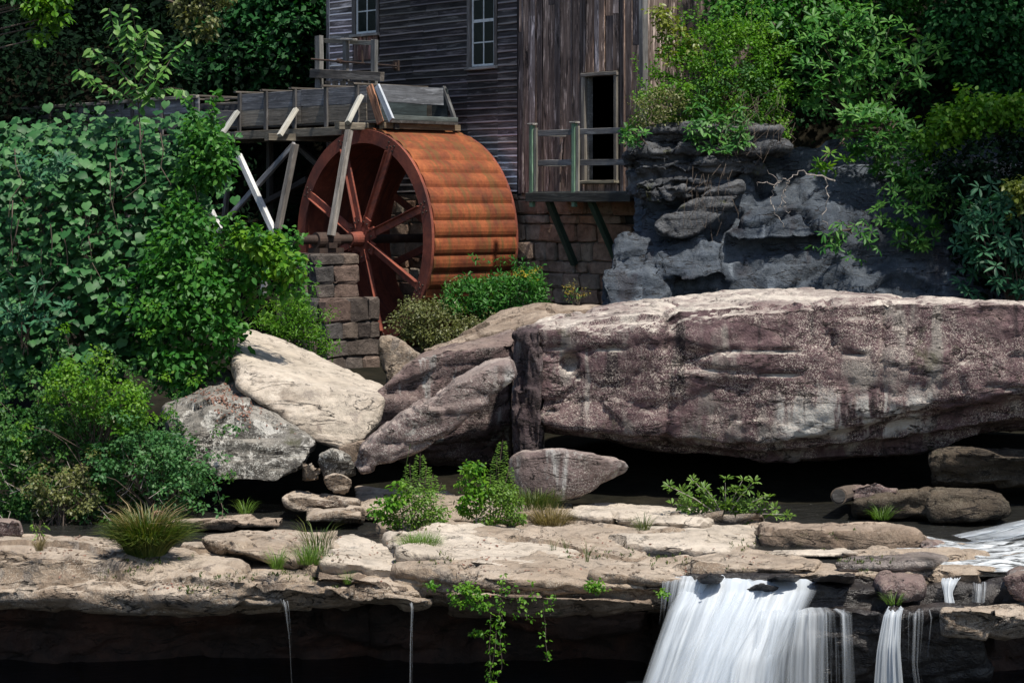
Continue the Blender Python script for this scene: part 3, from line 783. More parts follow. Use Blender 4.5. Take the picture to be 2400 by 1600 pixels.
ledge([(1040, 1385, 26.2), (1200, 1392, 26.1), (1380, 1400, 26.1), (1540, 1404, 26.4), (1540, 1428, 26.5), (1300, 1452, 26.4), (1050, 1428, 26.4)],
      [(1040, 1380, 27.4), (1540, 1390, 27.5), (1540, 1436, 27.6), (1050, 1440, 27.5)], 'brown', 'brown mossy slab under the lip where the creeper hangs', seed=27, **LK)
ledge([(1180, 1424, 26.9), (1400, 1430, 26.8), (1520, 1432, 27), (1500, 1478, 27.2), (1320, 1500, 27.2), (1180, 1460, 27.3)],
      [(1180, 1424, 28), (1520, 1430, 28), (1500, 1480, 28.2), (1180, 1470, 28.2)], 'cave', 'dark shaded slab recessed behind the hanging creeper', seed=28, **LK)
ledge([(1345, 1268, 29.1), (1450, 1270, 28.9), (1560, 1282, 28.7), (1700, 1296, 28.5), (1690, 1316, 28.6), (1500, 1312, 28.9), (1360, 1296, 29.2)],
      [(1360, 1258, 30.2), (1480, 1238, 31), (1640, 1228, 31.2), (1780, 1226, 31.1), (1786, 1300, 29.4), (1700, 1310, 29.8), (1380, 1296, 30.8)], 'pale', 'pale slab with a wavy shaded front left of the square brown block', seed=29, amp=.07, sc=.9, strata=.03, fine=.012, smooth=3)
ledge([(1782, 1240, 29.4), (1960, 1243, 29.2), (2130, 1240, 29.1), (2150, 1262, 29.0), (2140, 1308, 29.0), (1960, 1306, 29.2), (1782, 1310, 29.4)],
      [(1784, 1226, 30.4), (2120, 1222, 30.6), (2230, 1280, 30), (2200, 1306, 30.6), (1784, 1306, 30.8)], 'brown', 'long square-cut brown block left of the rapids', name='rock_block', seed=30, amp=.05, sc=.9, strata=.03, fine=.016, smooth=2)
ledge([(2150, 1268, 28.8), (2210, 1278, 28.7), (2260, 1296, 28.7), (2240, 1308, 28.7), (2150, 1304, 28.7)],
      [(2140, 1245, 29.6), (2270, 1292, 29.6), (2250, 1306, 29.8), (2150, 1304, 29.8)], 'purple_plain', 'small reddish rock at the end of the square brown block', name='rock', seed=31, **LK)
ledge([(1330, 1206, 31.3), (1400, 1212, 31.0), (1520, 1222, 30.9), (1660, 1232, 30.9), (1650, 1240, 31.0), (1500, 1240, 31.1), (1345, 1226, 31.4)],
      [(1350, 1184, 32.4), (1420, 1178, 32.9), (1560, 1188, 32.6), (1680, 1206, 32.2), (1670, 1238, 32.4), (1360, 1226, 32.6)], 'pale', 'low pale slab in front of the rounded boulder', seed=32, **LK)
FK = dict(amp=.03, sc=1.2, strata=.04, fine=.012, smooth=1, facet=.05, joint=.03, vox=.04)
ledge([(1660, 1330, 27.2), (1760, 1334, 27.0), (1900, 1330, 27.0), (1905, 1340, 27.0), (1660, 1342, 27.2)], [(1700, 1306, 28.1), (1860, 1300, 28.3), (1930, 1312, 28.0), (1920, 1340, 28.2), (1680, 1342, 28.2)], 'sand', 'flat pale slab just above the main waterfall', seed=33, **FK)
ledge([(1960, 1322, 27.1), (2080, 1326, 26.9), (2190, 1320, 26.9), (2180, 1338, 27.0), (1970, 1338, 27.1)], [(1990, 1300, 28.0), (2150, 1292, 28.3), (2230, 1304, 28.0), (2200, 1338, 28.1), (1980, 1338, 28.2)], 'wetsand', 'flat damp slab between main waterfall and small right fall', seed=34, **FK)
ledge([(1800, 1296, 28.4), (1900, 1300, 28.2), (2010, 1296, 28.2), (2000, 1308, 28.3), (1810, 1308, 28.4)], [(1830, 1284, 29.0), (1980, 1280, 29.2), (2020, 1306, 29.1), (1810, 1308, 29.2)], 'pale', 'thin pale slab at the foot of the square brown block', seed=35, **FK)
# small wet stones breaking the lip of the falls
for (x, y, w_, h_, lb) in ((1665, 1352, 34, 16, 'small wet black stone at the left of the waterfall lip'), (1785, 1378, 46, 20, 'wet black stone splitting the waterfall below its lip'), (1950, 1352, 60, 16, 'low wet black stone right of the waterfall lip'), (1835, 1352, 44, 10, 'thin wet stone in the middle of the waterfall lip')):
    rock('rock', [pp([(x - w_, y + 4, 26.3), (x, y - h_ * .6, 26.0), (x + w_, y - 4, 26.2), (x + w_ * .7, y + h_, 26.3), (x - w_ * .7, y + h_, 26.3), (x - w_ * .8, y - 6, 27.2), (x + w_ * .8, y - 6, 27.2), (x + w_ * .7, y + h_, 27), (x - w_ * .7, y + h_, 27)])], 'wet', lb, vox=.035, amp=.05, sc=2, fine=.012, smooth=2, seed=int(x), facet=.05)
WK = dict(amp=.12, sc=1.2, strata=.12, fine=.02, smooth=2, blocky=.05)
rock('waterfall_rock', [
    pp([(1560, 1352, 26.9), (1760, 1358, 26.7), (1900, 1366, 26.6), (1560, 1700, 27.2), (1950, 1700, 26.8), (1560, 1352, 28.4), (1950, 1362, 28.4), (1560, 1700, 28.6), (1950, 1700, 28.6)]),
    pp([(1860, 1368, 26.5), (2060, 1378, 26.4), (2150, 1382, 26.5), (1860, 1432, 26.5), (2160, 1428, 26.5), (1860, 1356, 27.8), (2160, 1352, 27.8), (1860, 1432, 28), (2160, 1428, 28)]),
    pp([(1840, 1432, 26.1), (2090, 1430, 25.9), (2300, 1420, 25.9), (1840, 1700, 26.8), (2300, 1700, 26.8), (1840, 1420, 27.8), (2300, 1410, 27.8), (1840, 1700, 28), (2300, 1700, 28)]),
    pp([(2120, 1372, 26.9), (2300, 1366, 26.8), (2480, 1372, 26.6), (2120, 1425, 26.8), (2480, 1425, 26.6), (2120, 1350, 28), (2480, 1350, 28), (2480, 1425, 28)]),
], 'wet', None, kind='structure', vox=.05, seed=41, **WK)
rock('rock', [pp([(2060, 1372, 26.2), (2130, 1358, 26.2), (2165, 1372, 26.2), (2155, 1395, 26.2), (2075, 1398, 26.2)]) + pp([(2065, 1348, 27), (2160, 1352, 27), (2160, 1395, 27), (2070, 1396, 27)])], 'purple_plain', 'reddish brown rock at the lip right of the main waterfall', seed=42, vox=.05, **LK)
rock('rock', [pp([(2345, 1352, 26.1), (2400, 1346, 26), (2480, 1350, 26), (2480, 1420, 26.1), (2400, 1412, 26), (2365, 1396, 26.1)]) + pp([(2350, 1336, 27), (2480, 1330, 27), (2480, 1415, 27), (2360, 1396, 27)])], 'purple_plain', 'reddish rock at the right edge beside the thin trickles', seed=43, vox=.05, **LK)
rock('boulder', [pp([(2205, 1428, 25.4), (2290, 1424, 25.2), (2400, 1448, 25.2), (2480, 1460, 25.2), (2210, 1490, 25.5), (2300, 1505, 25.4), (2400, 1500, 25.4), (2480, 1480, 25.4)]) + pp([(2215, 1412, 26.4), (2480, 1420, 26.4), (2215, 1490, 26.4), (2480, 1480, 26.4)])], 'sand', 'tan angular boulder at the right edge beside the lower waterfall', 'boulder', seed=44, vox=.05, amp=.1, sc=1.6, strata=.04, fine=.014, smooth=2)
# rocks right of the pool, the dark brown ones with shade in their colour
SK = dict(amp=.10, sc=1.1, strata=.06, fine=.016, smooth=3)
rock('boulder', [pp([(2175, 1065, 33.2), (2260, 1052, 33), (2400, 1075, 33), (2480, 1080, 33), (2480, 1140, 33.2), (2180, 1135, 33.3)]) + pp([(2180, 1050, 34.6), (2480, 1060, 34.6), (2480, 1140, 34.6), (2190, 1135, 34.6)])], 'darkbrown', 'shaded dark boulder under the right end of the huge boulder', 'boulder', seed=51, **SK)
rock('boulder', [pp([(1985, 1140, 32.4), (2050, 1126, 32.3), (2110, 1142, 32.3), (2120, 1165, 32.3), (2000, 1172, 32.4)]) + pp([(1990, 1130, 33.2), (2110, 1136, 33.2), (2110, 1165, 33.2), (2000, 1170, 33.2)])], 'purple_plain', 'small dark red rock lying on the mossy tan boulder', 'boulder', seed=52, **SK)
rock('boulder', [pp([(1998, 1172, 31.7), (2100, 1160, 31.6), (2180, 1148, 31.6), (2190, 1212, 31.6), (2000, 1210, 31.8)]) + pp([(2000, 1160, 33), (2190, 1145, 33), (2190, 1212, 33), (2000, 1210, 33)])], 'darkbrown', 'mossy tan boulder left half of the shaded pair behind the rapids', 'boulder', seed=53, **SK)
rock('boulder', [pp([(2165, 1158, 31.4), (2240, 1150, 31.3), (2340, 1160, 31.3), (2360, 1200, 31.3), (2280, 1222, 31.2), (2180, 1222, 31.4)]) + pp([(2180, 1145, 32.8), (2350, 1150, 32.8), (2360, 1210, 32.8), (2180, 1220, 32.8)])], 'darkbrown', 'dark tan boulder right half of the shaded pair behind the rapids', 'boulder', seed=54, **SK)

# ------------------------------------------------------------------ boulders behind the ledge
rock('boulder', [
    # main mass: front face leans out a little over its foot
    pp([(1262, 770, 34.2), (1450, 738, 33.9), (1680, 732, 33.7), (1850, 704, 33.5), (2000, 695, 33.4), (2200, 700, 33.3), (2490, 704, 33.3),
        (1262, 1000, 34.5), (1400, 1008, 34.2), (1480, 1032, 34.0), (1800, 1062, 33.8), (1980, 1040, 33.7), (2150, 1020, 33.7), (2490, 975, 33.7),
        (1210, 770, 35.4), (1300, 742, 36.8), (1440, 712, 37.8), (1560, 692, 39.0), (1720, 680, 39.4), (1900, 692, 38.6), (2100, 700, 38), (2490, 708, 37.8),
        (1215, 1000, 37), (2490, 1000, 39), (1600, 1050, 39.5)]),
    pp([(1264, 775, 33.95), (1264, 985, 34.0), (1640, 742, 33.55), (1650, 790, 33.35), (1310, 1000, 33.95), (1500, 1020, 33.75), (1780, 1045, 33.45), (1830, 930, 33.25), (1900, 716, 33.25), (2150, 708, 33.1), (2490, 714, 33.0), (2490, 900, 33.0), (2100, 960, 33.1),
        (1300, 800, 35), (2490, 800, 35), (2490, 960, 35), (1400, 990, 35)]),
    pp([(1290, 990, 34.9), (1480, 1046, 34.7), (1780, 1082, 34.5), (2140, 1064, 34.5), (2300, 1020, 34.5), (1300, 960, 37), (2300, 960, 37), (1480, 1050, 38), (2140, 1060, 38)]),
    pp([(1880, 714, 33.4), (2080, 702, 33.2), (2490, 712, 33.1), (2490, 790, 33.0), (1900, 760, 33.3), (1880, 720, 35), (2490, 722, 35), (1900, 770, 35), (2490, 790, 35)]),
], 'purple', 'huge long purple-grey boulder with pale lichen specks and sunlit top', 'boulder', vox=.055, seed=61, amp=.07, sc=.55, strata=.13, fine=.022, smooth=1, pits=.05, zfreq=1.9, facet=.06, joint=.045)
# the round pothole near its left end
big = [o_ for o_ in bpy.data.objects if o_.get('label', '').startswith('huge long')][0]
nv_ = len(big.data.vertices); co_ = np.empty(nv_ * 3); big.data.vertices.foreach_get('co', co_); co_ = co_.reshape(-1, 3)
pc_ = np.array(P(1336, 850, 33.9)); rr_ = np.hypot(co_[:, 0] - pc_[0], co_[:, 2] - pc_[2])
co_[:, 1] += np.where(co_[:, 1] < 34.6, .22 * (1 - np.clip((rr_ - .10) / .07, 0, 1)) - .03 * np.exp(-((rr_ - .22) / .05) ** 2), 0)
big.data.vertices.foreach_set('co', co_.ravel()); big.data.update()
# the split columns at its left end
rock('rock_column', [pp([(1206, 790, 34.2), (1234, 776, 34.0), (1236, 900, 34.0), (1208, 905, 34.2)]) + pp([(1208, 775, 35.4), (1240, 770, 35.4), (1240, 900, 35.4), (1208, 900, 35.4)]),
     pp([(1236, 778, 33.95), (1266, 774, 33.85), (1268, 930, 33.85), (1238, 930, 33.95)]) + pp([(1236, 768, 35), (1275, 766, 35), (1275, 930, 35), (1238, 930, 35)]),
     pp([(1205, 912, 34.0), (1250, 908, 33.8), (1268, 935, 33.8), (1262, 1064, 33.9), (1207, 1066, 34.1)]) + pp([(1206, 905, 35), (1272, 905, 35), (1272, 1060, 35), (1208, 1060, 35)])],
     'column', 'dark cracked column of rock at the left end of the huge boulder', 'rock', seed=62, vox=.03, amp=.02, sc=1.4, strata=.0, fine=.018, smooth=0, facet=.10, fscale=(3.2, 3.2, .6), joint=.05)
rock('rock_slab', [pp([(832, 1082, 32.0), (848, 1050, 31.8), (960, 975, 31.9), (1060, 902, 32.1), (1150, 860, 32.3), (1190, 850, 32.4), (1212, 880, 32.4), (1175, 918, 32.4),
      (1100, 945, 32.3), (1050, 1010, 32.2), (1005, 1050, 32.1), (960, 1068, 32.0), (850, 1104, 31.9)]) + pp([(850, 1042, 32.6), (960, 958, 32.8), (1060, 886, 33), (1150, 842, 33.1), (1196, 834, 33.1), (1214, 876, 33.0), (1090, 950, 33), (1000, 1050, 32.7), (850, 1100, 32.5)])],
     'drip', 'tilted purple slab with white drips leaning against the huge boulder', 'rock slab', seed=63, vox=.045, amp=.06, sc=1.1, strata=.03, fine=.016, smooth=1, facet=.07)
rock('boulder', [pp([(866, 1010, 34.6), (866, 945, 34.3), (905, 900, 34.4), (975, 848, 34.6), (1040, 824, 34.8), (1100, 834, 35.0), (1210, 800, 35.4), (1205, 1000, 35.6), (1000, 1010, 35.0), (900, 1030, 34.6), (1195, 1110, 36.4), (980, 1110, 36.2)])
     + pp([(880, 930, 36), (990, 836, 36.8), (1060, 816, 37.2), (1206, 772, 37.6), (1206, 900, 37.6), (900, 1000, 37), (1200, 1100, 38), (950, 1100, 38)])],
     'purple_plain', 'rounded dark purple boulder just behind the tilted slab', 'boulder', seed=64, vox=.06, amp=.11, sc=.8, strata=.05, fine=.016, smooth=3, facet=.06)
rock('boulder', [pp([(998, 826, 38.6), (1090, 800, 38.4), (1190, 768, 38.4), (1300, 742, 38.4), (1420, 735, 38.6), (1420, 800, 38.6), (1010, 850, 38.6)])
     + pp([(990, 815, 39.2), (1080, 784, 39.8), (1180, 738, 40.4), (1270, 716, 41), (1400, 714, 41.4), (1450, 730, 41), (1450, 800, 41), (1000, 850, 40)])],
     'brown', 'long brown slab sloping up behind the boulders below the water wheel', 'boulder', seed=65, vox=.07, amp=.12, sc=.8, strata=.08, fine=.018, smooth=3)
rock('boulder', [pp([(892, 792, 38.2), (912, 784, 38.1), (985, 838, 38.2), (960, 880, 38.1), (905, 902, 38)]) + pp([(895, 788, 38.9), (990, 836, 39.2), (980, 880, 39.2), (900, 900, 39)])],
     'sand', 'pointed pale rock standing at the foot of the stone pier', 'boulder', seed=66, vox=.05, amp=.05, sc=1.3, strata=.02, fine=.014, smooth=2)
rock('boulder', [pp([(555, 905, 33.8), (600, 935, 33.6), (650, 968, 33.4), (742, 1040, 33.2), (800, 1052, 33.2), (850, 1035, 33.3), (880, 990, 33.5), (895, 935, 33.8), (700, 905, 34), (560, 860, 34.2)])
     + pp([(540, 800, 37), (560, 770, 39.4), (640, 785, 39.6), (745, 826, 39), (800, 862, 38), (850, 888, 36.6), (900, 905, 35.4), (890, 1000, 36), (560, 900, 38)])],
     'pale', 'large smooth cream boulder in full sun left of the stone pier foot', 'boulder', seed=67, vox=.06, amp=.16, sc=.6, strata=.03, fine=.010, smooth=10, facet=.02, joint=.006)
rock('boulder', [pp([(420, 1010, 32.8), (440, 1080, 32.6), (520, 1130, 32.4), (640, 1138, 32.3), (700, 1110, 32.3), (738, 1060, 32.5), (730, 1020, 32.6), (640, 985, 32.8), (500, 960, 33)])
     + pp([(380, 960, 34.5), (470, 880, 36), (530, 858, 36.5), (600, 925, 35.2), (680, 975, 34.3), (738, 1030, 33.8), (720, 1100, 34), (420, 1080, 34)])],
     'lichen', 'grey boulder blotched with white lichen beside the small leafy shrubs', 'boulder', seed=68, vox=.055, amp=.13, sc=.9, strata=.05, fine=.022, smooth=3, pits=.04)
rock('boulder', [pp([(748, 1075, 32.3), (775, 1056, 32.2), (815, 1075, 32.2), (832, 1110, 32.3), (760, 1120, 32.3)]) + pp([(750, 1065, 33), (820, 1070, 33), (825, 1110, 33), (755, 1115, 33)])],
     'lichen', 'small upright grey stone between the lichen boulder and the tilted slab', 'boulder', seed=69, vox=.04, amp=.05, sc=2, fine=.012, smooth=3)
rock('boulder', [pp([(752, 1120, 31.9), (790, 1106, 31.8), (830, 1120, 31.9), (832, 1145, 31.9), (806, 1163, 31.9), (765, 1152, 31.9)]) + pp([(760, 1112, 32.5), (828, 1115, 32.5), (828, 1150, 32.5), (765, 1150, 32.5)])],
     'sand', 'small round tan stone below the upright grey stone', 'boulder', seed=70, vox=.04, amp=.05, sc=2, fine=.012, smooth=3)
rock('boulder', [pp([(700, 1085, 32.0), (730, 1078, 31.9), (750, 1100, 31.9), (750, 1130, 31.9), (715, 1130, 32)]) + pp([(700, 1075, 32.6), (745, 1085, 32.6), (745, 1130, 32.6), (705, 1130, 32.6)])],
     'sand', 'small reddish tan stone tucked against the lichen boulder', 'boulder', seed=71, vox=.04, amp=.05, sc=2, fine=.012, smooth=3)
rock('rock_slab', [pp([(790, 1050, 33.2), (860, 1030, 33.2), (850, 1090, 33.2), (800, 1105, 33.1)]) + pp([(780, 1040, 34), (860, 1020, 34), (850, 1090, 34), (800, 1100, 34)])], 'brown', 'brown rock wedged between cream boulder and tilted slab', 'rock slab', seed=72, vox=.05, amp=.06, sc=1.4, fine=.012)
rock('boulder', [pp([(1190, 1110, 32.5), (1196, 1078, 32.4), (1225, 1058, 32.2), (1300, 1054, 32.0), (1400, 1066, 32.0), (1468, 1078, 32.2), (1482, 1092, 32.4), (1472, 1112, 32.4), (1420, 1132, 32.2), (1370, 1160, 32.1), (1300, 1172, 32.0), (1232, 1164, 32.1), (1200, 1138, 32.4)])
     + pp([(1215, 1062, 33.4), (1440, 1066, 33.4), (1476, 1096, 33.2), (1340, 1165, 33.2), (1215, 1150, 33.3)])],
     'drip', 'rounded purple boulder with a white stain below the huge boulder', 'boulder', seed=73, vox=.05, amp=.06, sc=1.2, fine=.014, smooth=8, facet=.03, joint=.01)
rock('boulder', [pp([(-60, 1225, 29.6), (0, 1212, 29.4), (40, 1222, 29.3), (54, 1250, 29.4), (30, 1262, 29.4), (-60, 1265, 29.5)]) + pp([(-60, 1215, 30.3), (40, 1218, 30.3), (50, 1255, 30.3), (-60, 1260, 30.3)])],
     'purple_plain', 'small purple boulder at the left edge beside the stream', 'boulder', seed=74, vox=.04, amp=.06, sc=1.6, fine=.012)
LS = dict(amp=.06, sc=1.2, strata=.08, fine=.012, smooth=3, vox=.045)
rock('rock_slab', [pp([(395, 1222, 30.6), (520, 1218, 30.5), (660, 1226, 30.5), (655, 1238, 30.5), (400, 1244, 30.6)]) + pp([(400, 1208, 31.6), (670, 1206, 31.8), (660, 1236, 31.8), (400, 1240, 31.6)])], 'brown', 'low wet slab at the stream edge under the trailing vine', 'rock slab', seed=75, **LS)
rock('rock_slab', [pp([(660, 1166, 31.8), (720, 1160, 31.6), (840, 1172, 31.6), (850, 1186, 31.6), (750, 1192, 31.5), (690, 1200, 31.6), (665, 1190, 31.8)]) + pp([(670, 1148, 32.6), (700, 1144, 32.8), (850, 1164, 32.6), (850, 1184, 32.6), (680, 1190, 32.6)])], 'sand', 'low tan slab below the small round stone', 'rock slab', seed=76, **LS)
rock('rock_slab', [pp([(715, 1205, 30.9), (790, 1196, 30.8), (850, 1205, 30.8), (850, 1220, 30.8), (715, 1222, 30.8)]) + pp([(720, 1190, 31.6), (850, 1190, 31.6), (850, 1220, 31.6), (720, 1220, 31.6)])], 'sand', 'low rounded slab at the stream left of the first ferny plant', 'rock slab', seed=77, **LS)
rock('rock_slab', [pp([(820, 1160, 32.3), (900, 1160, 32.2), (1350, 1200, 31.4), (1350, 1232, 31.2), (820, 1215, 31.5)]) + pp([(830, 1140, 33.2), (1340, 1176, 33), (1340, 1220, 32.8), (830, 1200, 33)])], 'sand', 'tan slab behind the two ferny plants', 'rock slab', seed=78, **LS)

# ------------------------------------------------------------------ cliff on the right bank
rock('cliff', [
    pp([(1480, 690, 44.6), (1560, 610, 44.7), (1660, 560, 44.9), (1760, 500, 45.2), (1860, 425, 45.8), (1990, 385, 46.3), (2250, 380, 46.3), (2500, 380, 46),
        (1450, 790, 44.4), (2500, 790, 44.0), (2500, 560, 44.9), (1500, 790, 49), (2500, 380, 50), (1860, 420, 50), (2500, 790, 50)]),
    pp([(1700, 545, 44.7), (1760, 500, 44.6), (1870, 470, 44.8), (1990, 505, 45), (1980, 550, 44.7), (1850, 565, 44.4), (1730, 570, 44.4), (1700, 520, 46), (1990, 500, 46.2), (1980, 560, 46), (1700, 570, 46)]),
    pp([(1420, 700, 43.9), (1408, 650, 44.1), (1440, 560, 44.8), (1500, 545, 44.9), (1560, 560, 44.8), (1590, 640, 44.3), (1560, 770, 43.8), (1420, 770, 43.7), (1440, 560, 46), (1560, 555, 46), (1560, 770, 46), (1420, 770, 46)]),
    pp([(1540, 580, 44.5), (1640, 555, 44.6), (1700, 575, 44.3), (1700, 640, 44.0), (1600, 660, 43.9), (1545, 640, 44.2), (1540, 580, 46), (1700, 570, 46), (1700, 640, 46)]),
    pp([(1490, 440, 45.2), (1760, 400, 45.4), (1780, 500, 45.2), (1600, 600, 45.0), (1500, 600, 45.2), (1490, 440, 47), (1760, 400, 47), (1780, 520, 47), (1500, 600, 47)]),
    pp([(1950, 330, 47.4), (1750, 340, 47.2), (1600, 330, 47), (1500, 420, 46.6), (2500, 330, 47.4), (2500, 500, 47), (1500, 500, 46.6), (1500, 400, 50), (2500, 330, 50), (2500, 500, 50)]),
], 'grey', None, kind='structure', vox=.075, seed=81, amp=.20, sc=.5, strata=.20, fine=.04, smooth=1, zfreq=1.5, pits=.06, facet=.22, joint=.11, fscale=(.45, .45, 1.0))
OK_ = dict(vox=.045, amp=.14, sc=1.3, strata=.20, fine=.04, smooth=0, zfreq=4.5, pits=.06, facet=.16, fscale=(.9, .9, 3.2), joint=.09)
def lens(x0, x1, y0, y1, d, dd, seed, skew=0):
    r = random.Random(seed); f = []
    for k in range(9):
        u = k / 8; w = math.sin(math.pi * min(1, .12 + u * .8)) ** .6
        f.append((x0 + (x1 - x0) * u, (y0 + y1) / 2 + skew * (u - .5) - (y1 - y0) / 2 * w + r.uniform(-4, 4), d + r.uniform(-.15, .15)))
        f.append((x0 + (x1 - x0) * u, (y0 + y1) / 2 + skew * (u - .5) + (y1 - y0) / 2 * w * r.uniform(.6, 1), d + .25 + r.uniform(-.15, .15)))
    a = pp(f); return a + ext(a, dd)
rock('outcrop', [lens(1496, 1830, 300, 352, 45.4, 2, 1, -10), lens(1484, 1850, 338, 390, 45.1, 2.4, 2, -16), lens(1488, 1790, 372, 428, 45.0, 2.4, 3, -20), lens(1492, 1680, 412, 470, 44.9, 2.2, 4, -8), lens(1505, 1620, 440, 474, 44.7, 2, 5, 0)],
     'layered', 'dark layered rock outcrop jutting out right of the mill balcony', 'rock', seed=82, **OK_)
rock('boulder', [pp([(1532, 532, 44.3), (1560, 502, 44.2), (1640, 455, 44.3), (1735, 425, 44.6), (1742, 448, 44.6), (1700, 500, 44.4), (1640, 545, 44.3), (1600, 560, 44.2), (1550, 552, 44.2)])
     + pp([(1560, 500, 45.6), (1740, 424, 46), (1742, 450, 46), (1620, 555, 45.6), (1550, 545, 45.4)])], 'layered', 'jutting wedge of striped rock under the layered outcrop', 'rock', seed=83, vox=.05, amp=.10, sc=1.1, strata=.12, fine=.03, smooth=1, zfreq=3, facet=.06, joint=.03)

# ------------------------------------------------------------------ falling water
def fall(name, left, right, nu, nv, flow, mat, bulge=.25, seed=0):
    """left/right: lists of (px,py,d) from lip to foot; flow(u,v) -> density"""
    L = [np.array(P(*a)) for a in left]; R = [np.array(P(*a)) for a in right]
    r = np.random.default_rng(seed)
    def ev(C, v):
        k = np.linspace(0, 1, len(C)); return np.stack([np.interp(v, k, [c[i] for c in C]) for i in range(3)], -1)
    v = np.linspace(0, 1, nv); u = np.linspace(0, 1, nu)
    A, B = ev(L, v), ev(R, v)
    for _ in range(3):
        for X in (A, B): X[1:-1] = (X[:-2] + 2 * X[1:-1] + X[2:]) / 4
    G_ = A[:, None] * (1 - u)[None, :, None] + B[:, None] * u[None, :, None]
    q = np.stack([np.tile(u * 9, (nv, 1)), np.tile(v[:, None] * 1.1, (1, nu)), np.full((nv, nu), seed * 3.3)], -1).reshape(-1, 3)
    nz = fbm(q, seed, 4).reshape(nv, nu)
    G_[..., 1] -= bulge * (nz * 1.6) * np.clip(v * 3, .15, 1)[:, None]
    G_[..., 2] += .10 * fbm(q * np.array([.8, 0, 1]) + 5, seed + 2, 3).reshape(nv, nu) * np.exp(-v * 4)[:, None]
    fs = [(j * nu + i, j * nu + i + 1, (j + 1) * nu + i + 1, (j + 1) * nu + i) for j in range(nv - 1) for i in range(nu - 1)]
    me = bpy.data.meshes.new(name); me.from_pydata(G_.reshape(-1, 3).tolist(), [], fs)
    me.polygons.foreach_set('use_smooth', [True] * len(fs))
    uvl = me.uv_layers.new(name='UVMap')
    li = np.empty(len(me.loops), np.int32); me.loops.foreach_get('vertex_index', li)
    UV = np.stack([np.tile(u, (nv, 1)), np.tile(v[:, None], (1, nu))], -1).reshape(-1, 2)
    uvl.data.foreach_set('uv', UV[li].ravel())
    at = me.attributes.new('flow', 'FLOAT', 'POINT'); at.data.foreach_set('value', flow(UV[:, 0], UV[:, 1]).astype(np.float32))
    me.update()
    o = link(name, me, MAT[mat]); o['kind'] = 'structure'; return o
edge = lambda u, a=.05: np.clip(np.minimum(u, 1 - u) / a, 0, 1)
# main fall, three overlapping sheets
fall('waterfall', [(1640, 1352, 26.75), (1590, 1378, 26.5), (1560, 1430, 26.1), (1528, 1520, 25.8), (1496, 1610, 25.6), (1470, 1690, 25.5)],
     [(1760, 1350, 26.75), (1780, 1366, 26.5), (1770, 1420, 26.0), (1740, 1500, 25.7), (1720, 1600, 25.5), (1700, 1690, 25.4)], 90, 60,
     lambda u, v: (1.25 - .35 * v) * edge(u, .12) ** .6 - .1, 'fall', .28, 1)
fall('waterfall', [(1690, 1350, 26.8), (1684, 1385, 26.2), (1650, 1460, 25.9), (1620, 1560, 25.6), (1590, 1690, 25.4)],
     [(1918, 1360, 26.7), (1914, 1385, 26.2), (1890, 1440, 25.85), (1850, 1540, 25.6), (1830, 1690, 25.5)], 130, 60,
     lambda u, v: (1.2 - .75 * np.clip((u - .5) * 2, 0, 1) * np.clip(v * 1.6, 0, 1)) * edge(u, .12) ** .6 - .1, 'fall', .22, 2)
fall('waterfall', [(1600, 1380, 26.3), (1570, 1420, 25.95), (1530, 1520, 25.6), (1490, 1620, 25.4), (1460, 1700, 25.3)],
     [(1860, 1400, 26.1), (1830, 1450, 25.75), (1780, 1530, 25.4), (1745, 1620, 25.25), (1730, 1700, 25.2)], 110, 50, lambda u, v: (.15 + .5 * v) * edge(u, .2) - .05, 'fall', .2, 21)
fall('waterfall', [(1800, 1425, 26.15), (1790, 1440, 25.95), (1775, 1520, 25.8), (1760, 1690, 25.7)],
     [(1985, 1428, 26.05), (2005, 1438, 25.8), (2012, 1520, 25.7), (2020, 1690, 25.65)], 70, 40,
     lambda u, v: .82 - .40 * u - .12 * v, 'veil', .08, 3)
fall('waterfall', [(1555, 1356, 26.75), (1552, 1366, 26.5), (1548, 1420, 26.4), (1540, 1500, 26.4)], [(1665, 1352, 26.7), (1660, 1362, 26.4), (1640, 1400, 26.3), (1600, 1440, 26.3)], 50, 30,
     lambda u, v: .62 - .5 * np.clip(v - .45, 0, 1) + .2 * (u > .5), 'veil', .05, 4)
for k, (xa, xb, w_, dn) in enumerate(((1822, 1800, 30, .75), (1870, 1853, 14, .42), (1897, 1898, 8, .62), (1936, 1939, 5, .3), (1976, 1979, 6, .36), (1786, 1768, 18, .6))):
    fall('waterfall', [(xa - w_ * .9, 1428, 26.0), (xa - w_ * .9, 1438, 25.75), (xb - w_ * .8, 1540, 25.6), (xb - w_ * 1.3, 1690, 25.6)], [(xa + w_ * .9, 1428, 26.0), (xa + w_ * .9, 1438, 25.75), (xb + w_ * .8, 1540, 25.6), (xb + w_ * 1.3, 1690, 25.6)], 10, 24,
         lambda u, v, dn=dn: dn * .62 * np.clip(np.minimum(u, 1 - u) / .5, 0, 1) ** 1.5 - .2 * v * dn + .06, 'fall', .02, 40 + k)
